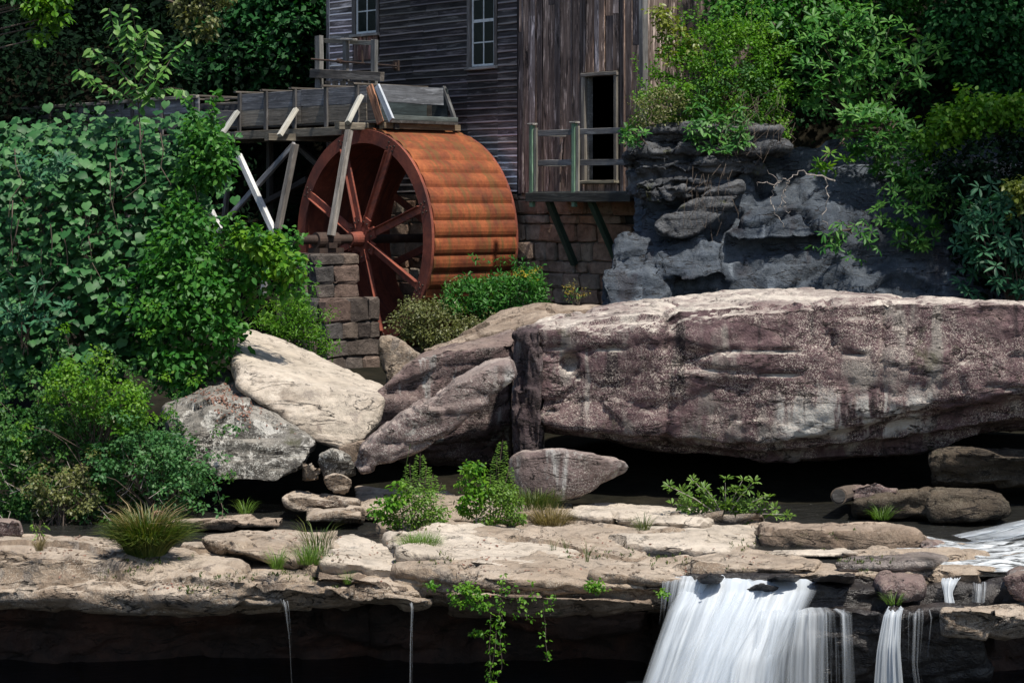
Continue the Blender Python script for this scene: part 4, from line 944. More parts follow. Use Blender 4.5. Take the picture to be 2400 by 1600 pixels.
# right-hand falls
fall('waterfall', [(2208, 1352, 26.75), (2206, 1362, 26.5), (2212, 1388, 26.45), (2215, 1412, 26.4)], [(2252, 1352, 26.75), (2244, 1362, 26.5), (2232, 1388, 26.45), (2238, 1412, 26.4)], 30, 20, lambda u, v: .85 + 0 * u, 'fall', .04, 5)
fall('waterfall', [(2080, 1422, 26.0), (2070, 1440, 25.8), (2055, 1520, 25.65), (2042, 1690, 25.6)], [(2118, 1420, 25.95), (2112, 1440, 25.75), (2110, 1520, 25.6), (2125, 1690, 25.55)], 50, 40, lambda u, v: .85 - .25 * v, 'fall', .1, 6)
fall('waterfall', [(2110, 1432, 25.95), (2105, 1450, 25.8), (2110, 1560, 25.75), (2120, 1690, 25.7)], [(2190, 1432, 25.9), (2195, 1450, 25.8), (2180, 1560, 25.75), (2210, 1690, 25.7)], 50, 40, lambda u, v: .42 - .15 * u - .1 * v, 'veil', .06, 7)
fall('waterfall', [(2280, 1366, 26.7), (2280, 1380, 26.45), (2278, 1410, 26.4)], [(2312, 1366, 26.7), (2312, 1380, 26.45), (2308, 1412, 26.4)], 24, 16, lambda u, v: .5 + 0 * u, 'veil', .02, 8)
# two thin trickles from the left lip
fall('trickle', [(960, 1412, 26.0), (962, 1424, 25.9), (958, 1500, 25.9), (954, 1690, 25.9)], [(967, 1412, 26.0), (969, 1424, 25.9), (967, 1500, 25.9), (966, 1690, 25.9)], 8, 40, lambda u, v: .52 - .22 * v, 'veil', .01, 9)
fall('trickle', [(656, 1408, 26.0), (660, 1422, 25.9), (674, 1500, 25.9), (684, 1690, 25.9)], [(676, 1408, 26.0), (679, 1422, 25.9), (684, 1500, 25.9), (692, 1690, 25.9)], 8, 40, lambda u, v: .40 - .2 * v, 'veil', .01, 10)
# rapids pouring in on the right, the little cascade in the cave
sheet('rapids', 5.4, 9.4, 27.2, 29.8, .36, 110, 80, .10, 'rapids', 3)
fall('cascade', [(2490, 1190, 31.3), (2420, 1212, 30.6), (2310, 1240, 29.9), (2235, 1256, 29.6)], [(2490, 1242, 30.3), (2440, 1254, 29.9), (2380, 1262, 29.6), (2300, 1268, 29.4)], 50, 36, lambda u, v: (.85 - .5 * v) * np.clip(np.minimum(u, 1 - u) * 5, 0, 1) ** .5, 'foam', .35, 11)
rock('rock_step', [pp([(1540, 1118, 36.0), (1690, 1118, 36.0), (1690, 1175, 36.2), (1540, 1175, 36.2)]) + pp([(1540, 1105, 37), (1690, 1105, 37), (1690, 1175, 37), (1540, 1175, 37)])], 'wet', None, kind='structure', vox=.07, amp=.06, seed=85)
fall('cascade', [(1560, 1108, 36.3), (1546, 1118, 35.9), (1552, 1130, 35.8), (1545, 1165, 35.8)], [(1670, 1108, 36.3), (1680, 1118, 35.9), (1668, 1124, 35.85), (1600, 1150, 35.8)], 40, 20, lambda u, v: .6 - .2 * v, 'foam', .05, 12)
# ------------------------------------------------------------------ the mill
TL, TC, TR = -5.62, 2.55, 6.93                 # left end, corner between the two sidings, right end along the wall
WW, WV = 3.1, 2.95                             # wall planes (clapboards / upright boards)
ZB, ZV, ZTOP = 5.55, 5.5, 13.2
mill = thing('mill', 'weathered timber grist mill with clapboards and upright brown boards behind the rusty water wheel', 'mill', F(1, 6, 1.2))
win_l = (-4.30, -3.37, 9.93, 11.6); win_r = (.60, 1.50, 8.78, 11.3); door = (5.05, 6.05, 5.80, 8.30)

def rects(t0, t1, z0, z1, holes):
    ts = sorted({t0, t1, *[min(max(h[0], t0), t1) for h in holes], *[min(max(h[1], t0), t1) for h in holes]})
    out = []
    for a, b in zip(ts[:-1], ts[1:]):
        if b - a < 1e-4: continue
        hs = sorted([(h[2], h[3]) for h in holes if h[0] < (a + b) / 2 < h[1]]); z = z0
        for (h0, h1) in hs:
            if h0 > z: out.append((a, b, z, min(h0, z1)))
            z = max(z, h1)
        if z < z1: out.append((a, b, z, z1))
    return out
mb = MB()
for (a, b, c, d) in rects(TL + .02, TC, ZB, ZTOP, [win_l, win_r]): mb.fbox(a, b, WW + .04, WW + .14, c, d)
for (a, b, c, d) in rects(TC + .001, TR - .02, ZV, ZTOP, [door]): mb.fbox(a, b, WV + .04, WV + .14, c, d)
mb.fbox(TR - .15, TR - .02, WV + .141, WW + 9, 3.6, ZTOP)          # right side
mb.fbox(TL + .02, TL + .15, WW + .141, WW + 9, 3.6, ZTOP)
mb.fbox(TL + .02, TR - .02, WW + 9.001, WW + 9.1, 1.2, ZTOP)
mb.fbox(TL + .16, TR - .16, WW + .15, WW + 8.99, 5.3, 5.44)        # floor
mb.build('wall', MAT['darkwood'], mill)
mb = MB()
mid = WW + 4.6
for s in (-1, 1):
    w0 = WV - .45 if s < 0 else WW + 9.55
    vs = [F(TL - .4, w0, ZTOP - .1), F(TR + .4, w0, ZTOP - .1), F(TR + .4, mid, ZTOP + 4), F(TL - .4, mid, ZTOP + 4)]
    mb.add(vs + [v + ZD * .12 for v in vs], [(0, 1, 2, 3), (4, 7, 6, 5), (0, 4, 5, 1), (1, 5, 6, 2), (2, 6, 7, 3), (3, 7, 4, 0)])
for t in (TL + .1, TR - .1):
    mb.add([F(t, WW + .1, ZTOP - .1), F(t, WW + 9, ZTOP - .1), F(t, mid, ZTOP + 3.9)], [(0, 1, 2)])
mb.build('roof', MAT['darkwood'], mill)

# horizontal clapboards, one by one
EXP = .178
nrow = int((12.6 - ZB) / EXP)
tilt = (ND + ZD * .17).normalized()
cut = [(win_l[0] - .16, win_l[1] + .13, 9.2, 12.6), (win_r[0] - .16, win_r[1] + .13, win_r[2] - .09, 12.6)]
for i in range(nrow):
    z = ZB + EXP * i
    joints = [TL + .12, TC - .14]
    for a, b, _, _ in rects(TL + .12, TC - .14, z + .04, z + .10, cut):
        segs = [(a, b)]
        if b - a > 3.4:
            m_ = a + (b - a) * random.uniform(.3, .7); segs = [(a, m_ - .004), (m_ + .004, b)]
        for (p, q) in segs:
            tm = (p + q) / 2
            pale = np.clip((7.6 - z) / 1.6, 0, 1) * np.clip((tm + .5) / 2, 0.25, 1)       # bare, stain washed off near the wheel
            if tm < -4.3: pale = .62
            k = .5 + 3.3 * pale + random.uniform(-.15, .25)
            colr = (k * random.uniform(.97, 1.05), k * random.uniform(.94, 1.0), k * random.uniform(.93, 1.03), 1)
            sag = random.uniform(-.012, .012)
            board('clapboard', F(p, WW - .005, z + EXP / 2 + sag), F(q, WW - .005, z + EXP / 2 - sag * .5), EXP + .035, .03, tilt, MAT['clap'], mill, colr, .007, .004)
# corner boards
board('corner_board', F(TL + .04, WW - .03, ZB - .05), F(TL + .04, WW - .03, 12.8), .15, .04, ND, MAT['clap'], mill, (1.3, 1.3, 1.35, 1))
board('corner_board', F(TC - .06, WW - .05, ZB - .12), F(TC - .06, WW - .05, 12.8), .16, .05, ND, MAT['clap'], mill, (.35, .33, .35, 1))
# upright boards
t = TC + .05
tones = [(.95, .8, .72), (.45, .42, .44), (1.05, .92, .85), (.4, .4, .44), (1.2, 1.05, .98), (.62, .56, .55), (1.15, 1.15, 1.25), (.8, .68, .62), (.5, .5, .56), (.9, .8, .76)]
i = 0
while t < TR - .05:
    w_ = random.uniform(.17, .27); t1 = min(t + w_, TR)
    for a, b, c, d in rects(t, t1, ZV - random.uniform(0, .05), 12.8, [(door[0] - .12, door[1] + .12, door[2] - .1, door[3] + .12)]):
        if b - a < .05: continue
        spl = [(c, d)]
        if random.random() < .45 and d - c > 3:
            m_ = random.uniform(max(c + 1, 8.6), d - 1.5); spl = [(c, m_ - .006), (m_ + .006, d)]
        for (z0, z1) in spl:
            k = tones[(i * 7 + random.randrange(4)) % len(tones)]
            o_ = random.uniform(0, .05)
            board('upright_board', F((a + b) / 2, WV - o_, z0), F((a + b) / 2 + random.uniform(-.01, .01), WV - o_, z1), (b - a) - .016, .03, ND, MAT['vert'], mill, (*k, 1), .007, .005)
    if random.random() < .55 and not (door[0] - .15 < t1 < door[1] + .15):
        k = random.choice(tones)
        board('batten', F(t1, WV - .055, ZV + .02), F(t1, WV - .055, 12.8), .055, .025, ND, MAT['vert'], mill, (*k, 1), .006, .004)
    t = t1; i += 1
# the right-hand side wall, greyer boards seen past the bushes
w = WV + .02
while w < WV + 4.5:
    b_ = random.uniform(.2, .3)
    board('upright_board', F(TR + .02, w + b_ / 2, 5.2), F(TR + .02, w + b_ / 2, 12.8), b_ - .008, .03, UD, MAT['vert'], mill, (.62, .6, .62, 1), .006, .005)
    w += b_
board('corner_board', F(TR + .0, WV - .04, ZV), F(TR + .0, WV - .04, 12.8), .14, .04, ND, MAT['greywood'], mill, (.8, .82, .88, 1))
board('corner_board', F(TR + .055, WV + .04, ZV), F(TR + .055, WV + .04, 12.8), .14, .04, UD, MAT['greywood'], mill, (.75, .77, .82, 1))

def window(h, rows, split):
    t0, t1, z0, z1 = h
    mb = MB(); c = .055
    for (a, b, zz0, zz1) in ((t0, t0 + c, z0, z1), (t1 - c, t1, z0, z1), (t0 + c, t1 - c, z0, z0 + c)):
        mb.fbox(a, b, WW - .01, WW + .05, zz0, zz1)
    wd = mb.build('window', MAT['white'], mill)
    board('trim', F(t0 - .08, WW - .04, z0 - .08), F(t0 - .08, WW - .04, z1), .14, .05, ND, MAT['greywood'], wd, (.75, .72, .72, 1))
    board('trim', F(t1 + .06, WW - .04, z0 - .08), F(t1 + .06, WW - .04, z1), .10, .05, ND, MAT['greywood'], wd, (.6, .58, .58, 1))
    board('sill', F(t0 - .18, WW - .07, z0 - .055), F(t1 + .14, WW - .07, z0 - .055), .07, .12, ND, MAT['greywood'], wd, (1.6, 1.6, 1.6, 1))
    tm = (t0 + t1) / 2
    g0 = z0 + c
    mb = MB(); mb.fbox(tm - .016, tm + .016, WW + .001, WW + .032, g0, z1)
    for r in range(1, rows):
        zz = g0 + .56 * r
        th = .016 if r != split else .04
        for (a, b) in ((t0 + c, tm - .0165), (tm + .0165, t1 - c)): mb.fbox(a, b, WW + .001, WW + .034, zz - th, zz + th)
    mb.build('muntin', MAT['white'], wd)
    for r in range(rows):
        for (a, b) in ((t0 + c, tm - .018), (tm + .018, t1 - c)):
            m2 = MB(); zz0 = g0 + .56 * r + .018; zz1 = min(z1, g0 + .56 * (r + 1) - .018)
            if zz1 > zz0: m2.fbox(a, b, WW + .012, WW + .02, zz0, zz1); m2.build('pane', MAT['glass'], wd)
window(win_l, 3, 2)
window(win_r, 4, 2)
# boarded panel under the left window
for k in range(5):
    tt = win_l[0] - .1 + .22 * k
    board('panel_board', F(tt + .1, WW - .02, 9.2), F(tt + .1, WW - .02, 9.84), .2, .03, ND, MAT['vert'], mill, (.5 + .12 * (k % 2), .42, .42, 1))
# door opening
dr = board('door_frame', F(door[0] - .05, WV - .05, door[2] - .04), F(door[0] - .05, WV - .05, door[3] + .1), .12, .10, ND, MAT['greywood'], mill, (.9, .86, .8, 1))
board('door_frame', F(door[1] + .05, WV - .05, door[2] - .04), F(door[1] + .05, WV - .05, door[3] + .1), .10, .10, ND, MAT['greywood'], mill, (.8, .76, .7, 1))
board('door_frame', F(door[0] - .12, WV - .06, door[3] + .05), F(door[1] + .12, WV - .06, door[3] + .05), .09, .11, ND, MAT['greywood'], mill, (.95, .9, .85, 1))
board('door_sill', F(door[0] - .14, WV - .10, door[2] - .05), F(door[1] + .14, WV - .10, door[2] - .05), .07, .24, ND, MAT['greywood'], mill, (1.0, .96, .8, 1))
mb = MB(); mb.fbox(door[0] - .004, door[0] + .03, WV + .01, WV + .16, door[2], door[3]); mb.build('door_jamb', MAT['greywood'], mill, color=(1.0, 1.05, 1.1, 1))
board('inner_shelf', F(5.3, WV + 1.1, 7.55), F(6.4, WV + 1.1, 7.55), .10, .3, ND, MAT['greywood'], mill, (.5, .5, .5, 1))
board('inner_post', F(5.55, WV + .9, 5.6), F(5.55, WV + .9, 7.4), .12, .12, ND, MAT['greywood'], mill, (.5, .55, .6, 1))
# balcony
bal = MB(); bal.fbox(4.22, 7.75, 1.75, WV - .03, ZV - .06, ZV + .02); bal = bal.build('balcony', MAT['greywood'], mill, color=(.6, .62, .6, 1))
board('fascia', F(4.2, 1.72, ZV - .12), F(7.75, 1.72, ZV - .12), .22, .05, ND, MAT['darkwood'], bal, (.9, .95, .9, 1))
for t in (4.3, 5.4, 6.5, 7.6):
    board('joist', F(t, 1.78, ZV - .16), F(t, WV - .02, ZV - .16), .16, .08, ZD, MAT['darkwood'], bal)
for t in (4.33, 5.80):
    board('post', F(t, 1.80, ZV - .35), F(t, 1.80, 7.12), .11, .11, ND, MAT['greenwood'], bal, (1.2, 1.2, 1.2, 1))
    board('post_cap', F(t - .1, 1.80, 7.15), F(t + .1, 1.80, 7.15), .16, .04, ZD, MAT['greywood'], bal)
    board('post_side', F(t + .12, 1.80, ZV), F(t + .12, 1.80, 7.05), .10, .06, ND, MAT['greywood'], bal, (1.1, 1.1, 1.0, 1))
board('post', F(7.68, 1.80, ZV - .1), F(7.68, 1.80, 7.0), .10, .10, ND, MAT['greywood'], bal)
for (z, k) in ((6.93, .8), (6.20, .72)):
    for (a, b) in ((4.45, 5.74), (5.86, 7.68)):
        board('rail', F(a, 1.84, z), F(b, 1.84, z + random.uniform(-.02, .02)), .14, .045, ND, MAT['greywood'], bal, (k, k * 1.03, k * 1.1, 1))
for z in (6.93, 6.20):
    board('rail', F(4.33, 1.9, z), F(4.33, WV - .03, z), .13, .045, -UD, MAT['greywood'], bal, (.8, .8, .82, 1))
board('brace', F(4.75, 1.95, ZV - .2), F(4.55, WV + .05, 3.75), .17, .13, ND, MAT['greenwood'], bal, (.35, .35, .38, 1))
board('brace', F(6.2, 1.95, ZV - .2), F(6.0, WV + .05, 3.9), .17, .13, ND, MAT['greenwood'], bal, (.4, .42, .42, 1))
# stone foundation, stone by stone
mb = MB(); mb.fbox(TL, 5.9, WW + .05, WW + .7, 1.0, ZB - .06)
mb.fbox(TL, TR - .03, WW + 8.3, WW + 8.9, 1.0, 5.2); fnd = mb.build('foundation', MAT['mortar'], mill)
z = 1.25
while z < ZB - .12:
    h = random.choice((.22, .30, .38, .46)); h = min(h, ZB - .07 - z)
    if h < .12: break
    t = TL + random.uniform(-.1, .05)
    while t < 5.85:
        l = random.uniform(.3, .95)
        if t < -3.4 or t > -1.2 or random.random() < 1:
            stone(F(t + l / 2, WW + .10 + random.uniform(-.05, .05), z + h / 2), l - .025, .36, h - .025, MAT['basestone'], fnd)
        t += l
    z += h
# dark boards put in for the shaded foundation under the balcony, right of the stone
for k in range(8):
    board('shade_board', F(5.92, WV + .35, 2.6 + .36 * k), F(7.6, WV + .35, 2.6 + .36 * k), .34, .06, ND, MAT['darkwood'], mill, (.7, .7, .7, 1))

# ------------------------------------------------------------------ the water wheel
R0, RW, WL = 2.745, .33, 2.72
wheel = thing('water_wheel', 'large rusty iron overshot water wheel with eight spokes and orange bucket plates', 'water wheel', F(0, 1.3, HUB.z - R0))
hub = F(0, 0, HUB.z)
def wp(ang, r, w): return F(r * math.cos(ang), w, HUB.z + r * math.sin(ang))
for (w0, w1) in ((-.05, .03), (WL - .03, WL + .05)):
    mb = MB(); mb.ring(F(0, w0, HUB.z), WD, R0 - RW, R0 + .01, w1 - w0, 96)
    rim = mb.build('rim', MAT['rustred'], wheel)
    if w0 < 0:
        mb = MB()
        for k in range(8):
            a = math.radians(18 + 45 * k)
            for (da, r) in ((-.045, R0 - .1), (.045, R0 - .1), (-.045, R0 - .24), (.045, R0 - .24), (0, R0 - .17)):
                p = wp(a + da, r, w0 - .03); mb.tube([p, p + WD * .04], .028, 6)
        mb.build('rim_bolt', MAT['rustdark'], rim)
NB = 40
for k in range(NB):
    a0 = 2 * math.pi * k / NB + .03; a1 = a0 + 2 * math.pi / NB
    # each plate bellies out and lips over the next one
    da = a1 - a0
    prof = [(a0 - .012, R0 - .05), (a0 - .012, R0 - .005), (a0 + da * .10, R0 + .032), (a0 + da * .28, R0 + .052), (a0 + da * .5, R0 + .052), (a0 + da * .72, R0 + .034), (a0 + da * .9, R0 + .004), (a1, R0 - .03)]
    inn = [(a1, R0 - .10), (a0 + da * .5, R0 - .08), (a0, R0 - .09)]
    pr = prof + inn; n = len(pr)
    vs = [wp(a, r, .032) for a, r in pr] + [wp(a, r, WL - .032) for a, r in pr]
    me_f = [(i, (i + 1) % n, n + (i + 1) % n, n + i) for i in range(n)] + [tuple(range(n - 1, -1, -1)), tuple(range(n, 2 * n))]
    mb = MB(); mb.add(vs, me_f); mb.build('bucket_plate', MAT['rust'], wheel)
mb = MB(); mb.ring(F(0, .04, HUB.z), WD, R0 - RW, R0 - RW + .012, WL - .08, 80); mb.build('sole_plate', MAT['rustred'], wheel)
mb = MB()
for k in range(NB):
    a = 2 * math.pi * k / NB + .03
    mb.add([wp(a, R0 - RW + .015, .045), wp(a + .10, R0 - .055, .045), wp(a + .10, R0 - .055, WL - .045), wp(a, R0 - RW + .015, WL - .045)], [(0, 1, 2, 3)])
mb.build('bucket_wall', MAT['rustred'], wheel)
for (w, nm) in ((-.03, 0), (WL - .0, 1)):
    for k in range(8):
        a = math.radians(18 + 45 * k)
        sp = board('spoke', wp(a, .3, w), wp(a, R0 - RW + .16, w), .19, .05, ND, MAT['rustred'], wheel, None, .003, .004)
        if nm == 0:
            dirv = Vector(wp(a, 1, w) - wp(a, 0, w)); side = dirv.cross(WD)
            mb = MB(); mb.box((wp(a, .3, w) + wp(a, R0 - RW, w)) / 2 - WD * .05 + side * .085, dirv * ((R0 - RW - .3) / 2), WD * .05, side * .01)
            mb.build('flange', MAT['rustred'], sp)
    mb = MB(); mb.ring(F(0, w - .07, HUB.z), WD, .12, .42, .06, 32)
    for k in range(8):
        a = math.radians(18 + 45 * k)
        p = wp(a, .45, w - .045); d_ = (wp(a, 1, w) - wp(a, 0, w)); mb.box(p, d_ * .13, d_.cross(WD) * .15, WD * .025)
    hb = mb.build('hub', MAT['rustred'], wheel)
    if nm == 0:
        mb = MB()
        for k in range(8):
            for q in (-.16, .16):
                a = math.radians(18 + 45 * k) + q; p = wp(a, .46, w - .10); mb.tube([p, p + WD * .05], .025, 6)
        mb.build('hub_bolt', MAT['rustdark'], hb)
        mb = MB(); mb.tube([F(0, w - .4, HUB.z), F(0, w - .02, HUB.z)], [.17, .2], 20); mb.build('boss', MAT['rustred'], hb)
mb = MB(); mb.tube([F(0, -2.15, HUB.z), F(0, 3.4, HUB.z)], .115, 20); mb.build('axle', MAT['rustdark'], wheel)

# ------------------------------------------------------------------ stone pier that carries the axle
pier = thing('stone_pier', 'stepped grey stone pier carrying the axle end of the water wheel', 'pier', F(.2, -1.3, 1.0))
def pier_tier(t0, t1, w0, w1, z0, z1):
    core = MB(); core.fbox(t0 + .09, t1 - .09, w0 + .09, w1 - .09, z0, z1 - .05); core.build('mortar_core', MAT['mortar'], pier)
    z = z0; odd = 0
    while z < z1 - .05:
        h = random.choice((.28, .36, .42, .46))
        if z1 - z - h < .18: h = z1 - z
        # right-front face, running along w
        w = w0; first = True
        while w < w1 - .02:
            l = random.uniform(.42, .85)
            if w1 - w - l < .25: l = w1 - w
            dp = random.uniform(.30, .36)
            stone(F(t1 - dp / 2 + random.uniform(.0, .05), w + l / 2, z + h / 2), dp, l - .022, h - .022, MAT['pierstone'], pier)
            w += l
        # left-front face, running along t
        t = t0
        while t < t1 - .34:
            l = random.uniform(.4, .75)
            if t1 - .33 - t - l < .22: l = t1 - .33 - t
            stone(F(t + l / 2, w0 + .15 + random.uniform(-.05, 0), z + h / 2), l - .022, .36, h - .022, MAT['pierstone'], pier)
            t += l
        if z + h >= z1 - .05:                                  # cap stones
            for a in np.arange(t0 + .3, t1 - .3, .4):
                for b in np.arange(w0 + .3, w1, .45):
                    stone(F(a, b, z1 - .1), .4, .45, .2, MAT['pierstone'], pier)
        z += h
pier_tier(-.55, .62, -1.95, -.62, 2.9, 4.0)
pier_tier(-.75, 1.22, -2.1, -.45, .3, 2.93)
mb = MB(); mb.fbox(-.24, .24, -1.55, -.8, 4.0, 4.13); mb.tube([F(0, -1.5, HUB.z - .02), F(0, -.85, HUB.z - .02)], .2, 18)
mb.fbox(-.3, .3, -1.3, -1.05, 4.131, 4.26); mb.build('bearing_block', MAT['rustdark'], pier)
for k in range(4): stone(F(-3.2 + .5 * k, .1, 2.75), .48, .3, .2, MAT['pierstone'], pier)

# ------------------------------------------------------------------ the flume on its trestle
flume = thing('flume', 'long raised wooden flume on a timber trestle leading to the wheel top', 'flume', F(-6, 1, 1.2))
W0, W1 = .2, 2.35
Z0, Z1 = 7.33, 8.22
tt = -20.5
for (a, b) in ((-20.5, -16.2), (-16.2, -11.9), (-11.9, -7.75), (-5.75, -2.9), (-2.9, -.1)):
    for r in range(2):
        za, zb = Z0 + (Z1 - Z0) / 2 * r, Z0 + (Z1 - Z0) / 2 * (r + 1)
        for w, k in ((W0, 1), (W1, .7)):
            c = (.9 + random.uniform(-.15, .15)) * k; cc = (c * .9, c * .95, c * 1.08, 1) if r else (c * 1.05, c * .97, c * .86, 1)
            board('side_plank', F(a + .01, w, (za + zb) / 2), F(b - .01, w, (za + zb) / 2), zb - za - .008, .045, ND, MAT['greywood'], flume, cc, .008)
    board('floor_plank', F(a, (W0 + W1) / 2, Z0 - .03), F(b, (W0 + W1) / 2, Z0 - .03), W1 - W0 - .05, .05, ZD, MAT['darkwood'], flume)
# lower open stretch between the two boxes
for (w, k) in ((W0, 1.), (W1, .8)):
    board('side_plank', F(-7.74, w, Z0 + .24), F(-5.76, w, Z0 + .24), .44, .045, ND, MAT['greywood'], flume, (k * .8, k * .8, k * .85, 1))
    for z in (8.02, 8.16):
        board('rail', F(-7.6, w + .1, z), F(-5.85, w + .1, z - .03), .06, .05, ND, MAT['greywood'], flume, (.9, .8, .7, 1))
board('floor_plank', F(-7.74, (W0 + W1) / 2, Z0 - .03), F(-5.76, (W0 + W1) / 2, Z0 - .03), W1 - W0 - .05, .05, ZD, MAT['darkwood'], flume)
for t in (-5.7, -4.45, -3.15, -1.75, -.45, -8.0, -9.6, -11.2, -12.8, -14.4, -16):
    board('batten', F(t, W0 - .055, Z0 - .12), F(t + random.uniform(-.03, .03), W0 - .055, Z1 + .03), .13, .06, ND, MAT['greywood'], flume, (.5, .5, .52, 1))
    board('tie', F(t, W0 - .2, Z1 + .05), F(t, W1 + .1, Z1 + .05), .12, .05, ZD, MAT['greywood'], flume, (.6, .55, .5, 1))
board('beam', F(-20.5, W0 - .02, Z0 - .24), F(-1.05, W0 - .02, Z0 - .24), .22, .16, ND, MAT['greywood'], flume, (.75, .7, .6, 1))
board('beam', F(-20.5, W1 - .1, Z0 - .24), F(-1.05, W1 - .1, Z0 - .24), .22, .16, ND, MAT['greywood'], flume, (.6, .6, .55, 1))
board('top_rail', F(-20.5, W0 - .03, Z1 + .02), F(-7.8, W0 - .03, Z1 + .02), .09, .12, ND, MAT['greywood'], flume, (1.1, 1.1, 1.05, 1))
# cross beams that stick out towards the viewer, with their raking struts
for (px, py) in ((662, 322), (828, 296)):
    t, z = tz(px, py, -.25)
    board('cross_beam', F(t, -.75, z), F(t, 1.9, z), .2, .18, ZD, MAT['greywood'], flume, (.8, .74, .62, 1))
def strut(px0, py0, px1, py1, w0, w1, wd, th, mat, col=None, nm='strut', tp=0.):
    return board(nm, W(px0, py0, w0), W(px1, py1, w1), wd, th, ND, MAT[mat], flume, col, .006, .006, tp)
strut(846, 226, 815, 288, .08, -.55, .15, .11, 'whitewood', (.85, .83, .76, 1))
strut(694, 256, 655, 318, .08, -.55, .15, .11, 'whitewood', (.95, .9, .8, 1))
strut(556, 262, 522, 312, .08, -.45, .15, .11, 'whitewood', (.8, .8, .74, 1))
strut(818, 306, 776, 552, -.55, -1.2, .17, .14, 'greywood', (1.25, 1.2, 1.15, 1), 'post')
strut(692, 338, 652, 535, -.3, -.5, .17, .14, 'greywood', (1.1, 1.05, 1.0, 1), 'post')
strut(560, 365, 644, 548, -.1, -.5, .17, .12, 'whitewood', (1.2, 1.2, 1.2, 1), 'brace')
strut(482, 470, 516, 540, .0, -.3, .17, .12, 'whitewood', (1.1, 1.1, 1.1, 1), 'brace')
strut(690, 338, 520, 528, -.1, -.2, .15, .10, 'greywood', (.95, 1.0, 1.12, 1), 'brace')
strut(520, 385, 440, 470, -.1, -.2, .16, .10, 'whitewood', (.95, .95, .95, 1), 'brace')
strut(540, 370, 524, 530, .9, .9, .14, .12, 'greywood', (.7, .7, .7, 1), 'post')
strut(632, 330, 632, 640, 1.5, 1.5, .16, .14, 'darkwood', (1, 1, 1, 1), 'post')
strut(700, 345, 760, 400, 1.2, 1.4, .15, .12, 'darkwood', (1, 1, 1, 1), 'brace')
strut(610, 480, 720, 420, 1.3, 1.3, .15, .12, 'darkwood', (.9, .8, .8, 1), 'brace')
strut(455, 330, 470, 640, .2, .2, .18, .16, 'greywood', (.7, .7, .7, 1), 'post')
strut(300, 330, 300, 640, .2, .2, .18, .16, 'greywood', (.7, .7, .7, 1), 'post')
strut(90, 330, 90, 640, .2, .2, .18, .16, 'greywood', (.7, .7, .7, 1), 'post')
strut(642, 548, 616, 690, -.5, -.5, .15, .12, 'whitewood', (.85, .85, .85, 1), 'brace')
# the chute over the wheel: its open end faces right, half closed by a plank
board('floor_plank', F(-.75, (W0 + W1) / 2, Z0 - .035), F(.86, (W0 + W1) / 2, Z0 - .05), W1 - W0 + .1, .07, ZD, MAT['darkwood'], flume, (1.3, 1.3, 1.3, 1))
board('gate_plank', F(.36, W0 + .06, 8.0), F(.36, W1, 7.98), .44, .05, UD, MAT['greywood'], flume, (.72, .80, .95, 1), .014)
board('inner_gate', F(-.3, W0 + .05, 7.72), F(-.3, W1 - .05, 7.72), .8, .05, UD, MAT['darkwood'], flume, (.8, 1.2, 1.4, 1), .008)
board('side_plank', F(-.1, W1, 7.75), F(.5, W1, 7.75), .9, .05, ND, MAT['darkwood'], flume, (.6, .8, .9, 1))
board('lip_board', F(.84, W0 - .02, Z0 + .05), F(.84, W1 + .04, Z0 + .05), .12, .05, UD, MAT['greywood'], flume, (.5, .62, .64, 1))
board('end_board', F(.34, W1, 8.24), F(.82, W1, Z0), .09, .10, UD, MAT['darkwood'], flume, (1.6, 1.7, 1.8, 1))
board('beam', F(-.8, W0 + .25, Z0 - .16), F(.8, W0 + .25, Z0 - .16), .15, .14, ND, MAT['darkwood'], flume, (.8, .8, .8, 1))
board('cross_beam', F(.62, W0 - .1, Z0 - .15), F(.62, W1 + .25, Z0 - .15), .15, .2, UD, MAT['greywood'], flume, (.85, .7, .5, 1))
strut(866, 202, 892, 288, .05, .05, .24, .05, 'vert', (1.25, .78, .55, 1), 'gate_board')
strut(884, 202, 918, 282, .0, .0, .17, .07, 'whitewood', (.78, .84, .95, 1), 'gate_board')
board('side_plank', F(-.1, W0 + .02, 7.78), F(.42, W0 + .02, 7.78), .86, .045, ND, MAT['greywood'], flume, (.5, .48, .48, 1))

# ------------------------------------------------------------------ gate platform with its control rod
plat = thing('gate_platform', 'weathered railed timber platform with a rusty control rod under the left mill window', 'platform', F(-3.2, 2, 8.3))
def pb(nm, px0, py0, px1, py1, w0, w1, wd, th, col, mat='greywood', face=ND):
    return board(nm, W(px0, py0, w0), W(px1, py1, w1), wd, th, face, MAT[mat], plat, col)
pb('post', 748, 215, 748, 84, 1.7, 1.7, .22, .14, (.95, .98, 1.0, 1))
pb('post', 811, 190, 811, 96, 1.75, 1.75, .16, .12, (.9, .92, .95, 1))
pb('post', 877, 200, 878, 94, 1.75, 1.75, .18, .12, (.75, .8, .85, 1))
pb('post_cap', 803, 92, 832, 93, 1.7, 1.7, .05, .16, (1.9, 1.9, 1.9, 1))
pb('rail', 757, 96, 884, 102, 1.85, 1.85, .12, .06, (.6, .62, .6, 1))
pb('rail', 872, 98, 884, 102, 2.6, 1.8, .12, .06, (.6, .62, .6, 1))
pb('beam', 731, 172, 896, 180, 1.62, 1.62, .24, .14, (.62, .58, .55, 1))
pb('deck_board', 762, 172, 876, 178, 2.3, 2.3, .5, .04, (1.1, 1.1, 1.1, 1), 'greywood', ZD)
for k in range(6):
    pb('skirt_board', 768 + 18 * k, 190, 768 + 18 * k, 206, 1.9, 1.9, .24, .03, (.62, .62, .66, 1))
mb = MB(); mb.tube([W(730, 139, 1.5), W(932, 156, 1.9)], .028, 8); mb.build('control_rod', MAT['rustdark'], plat)
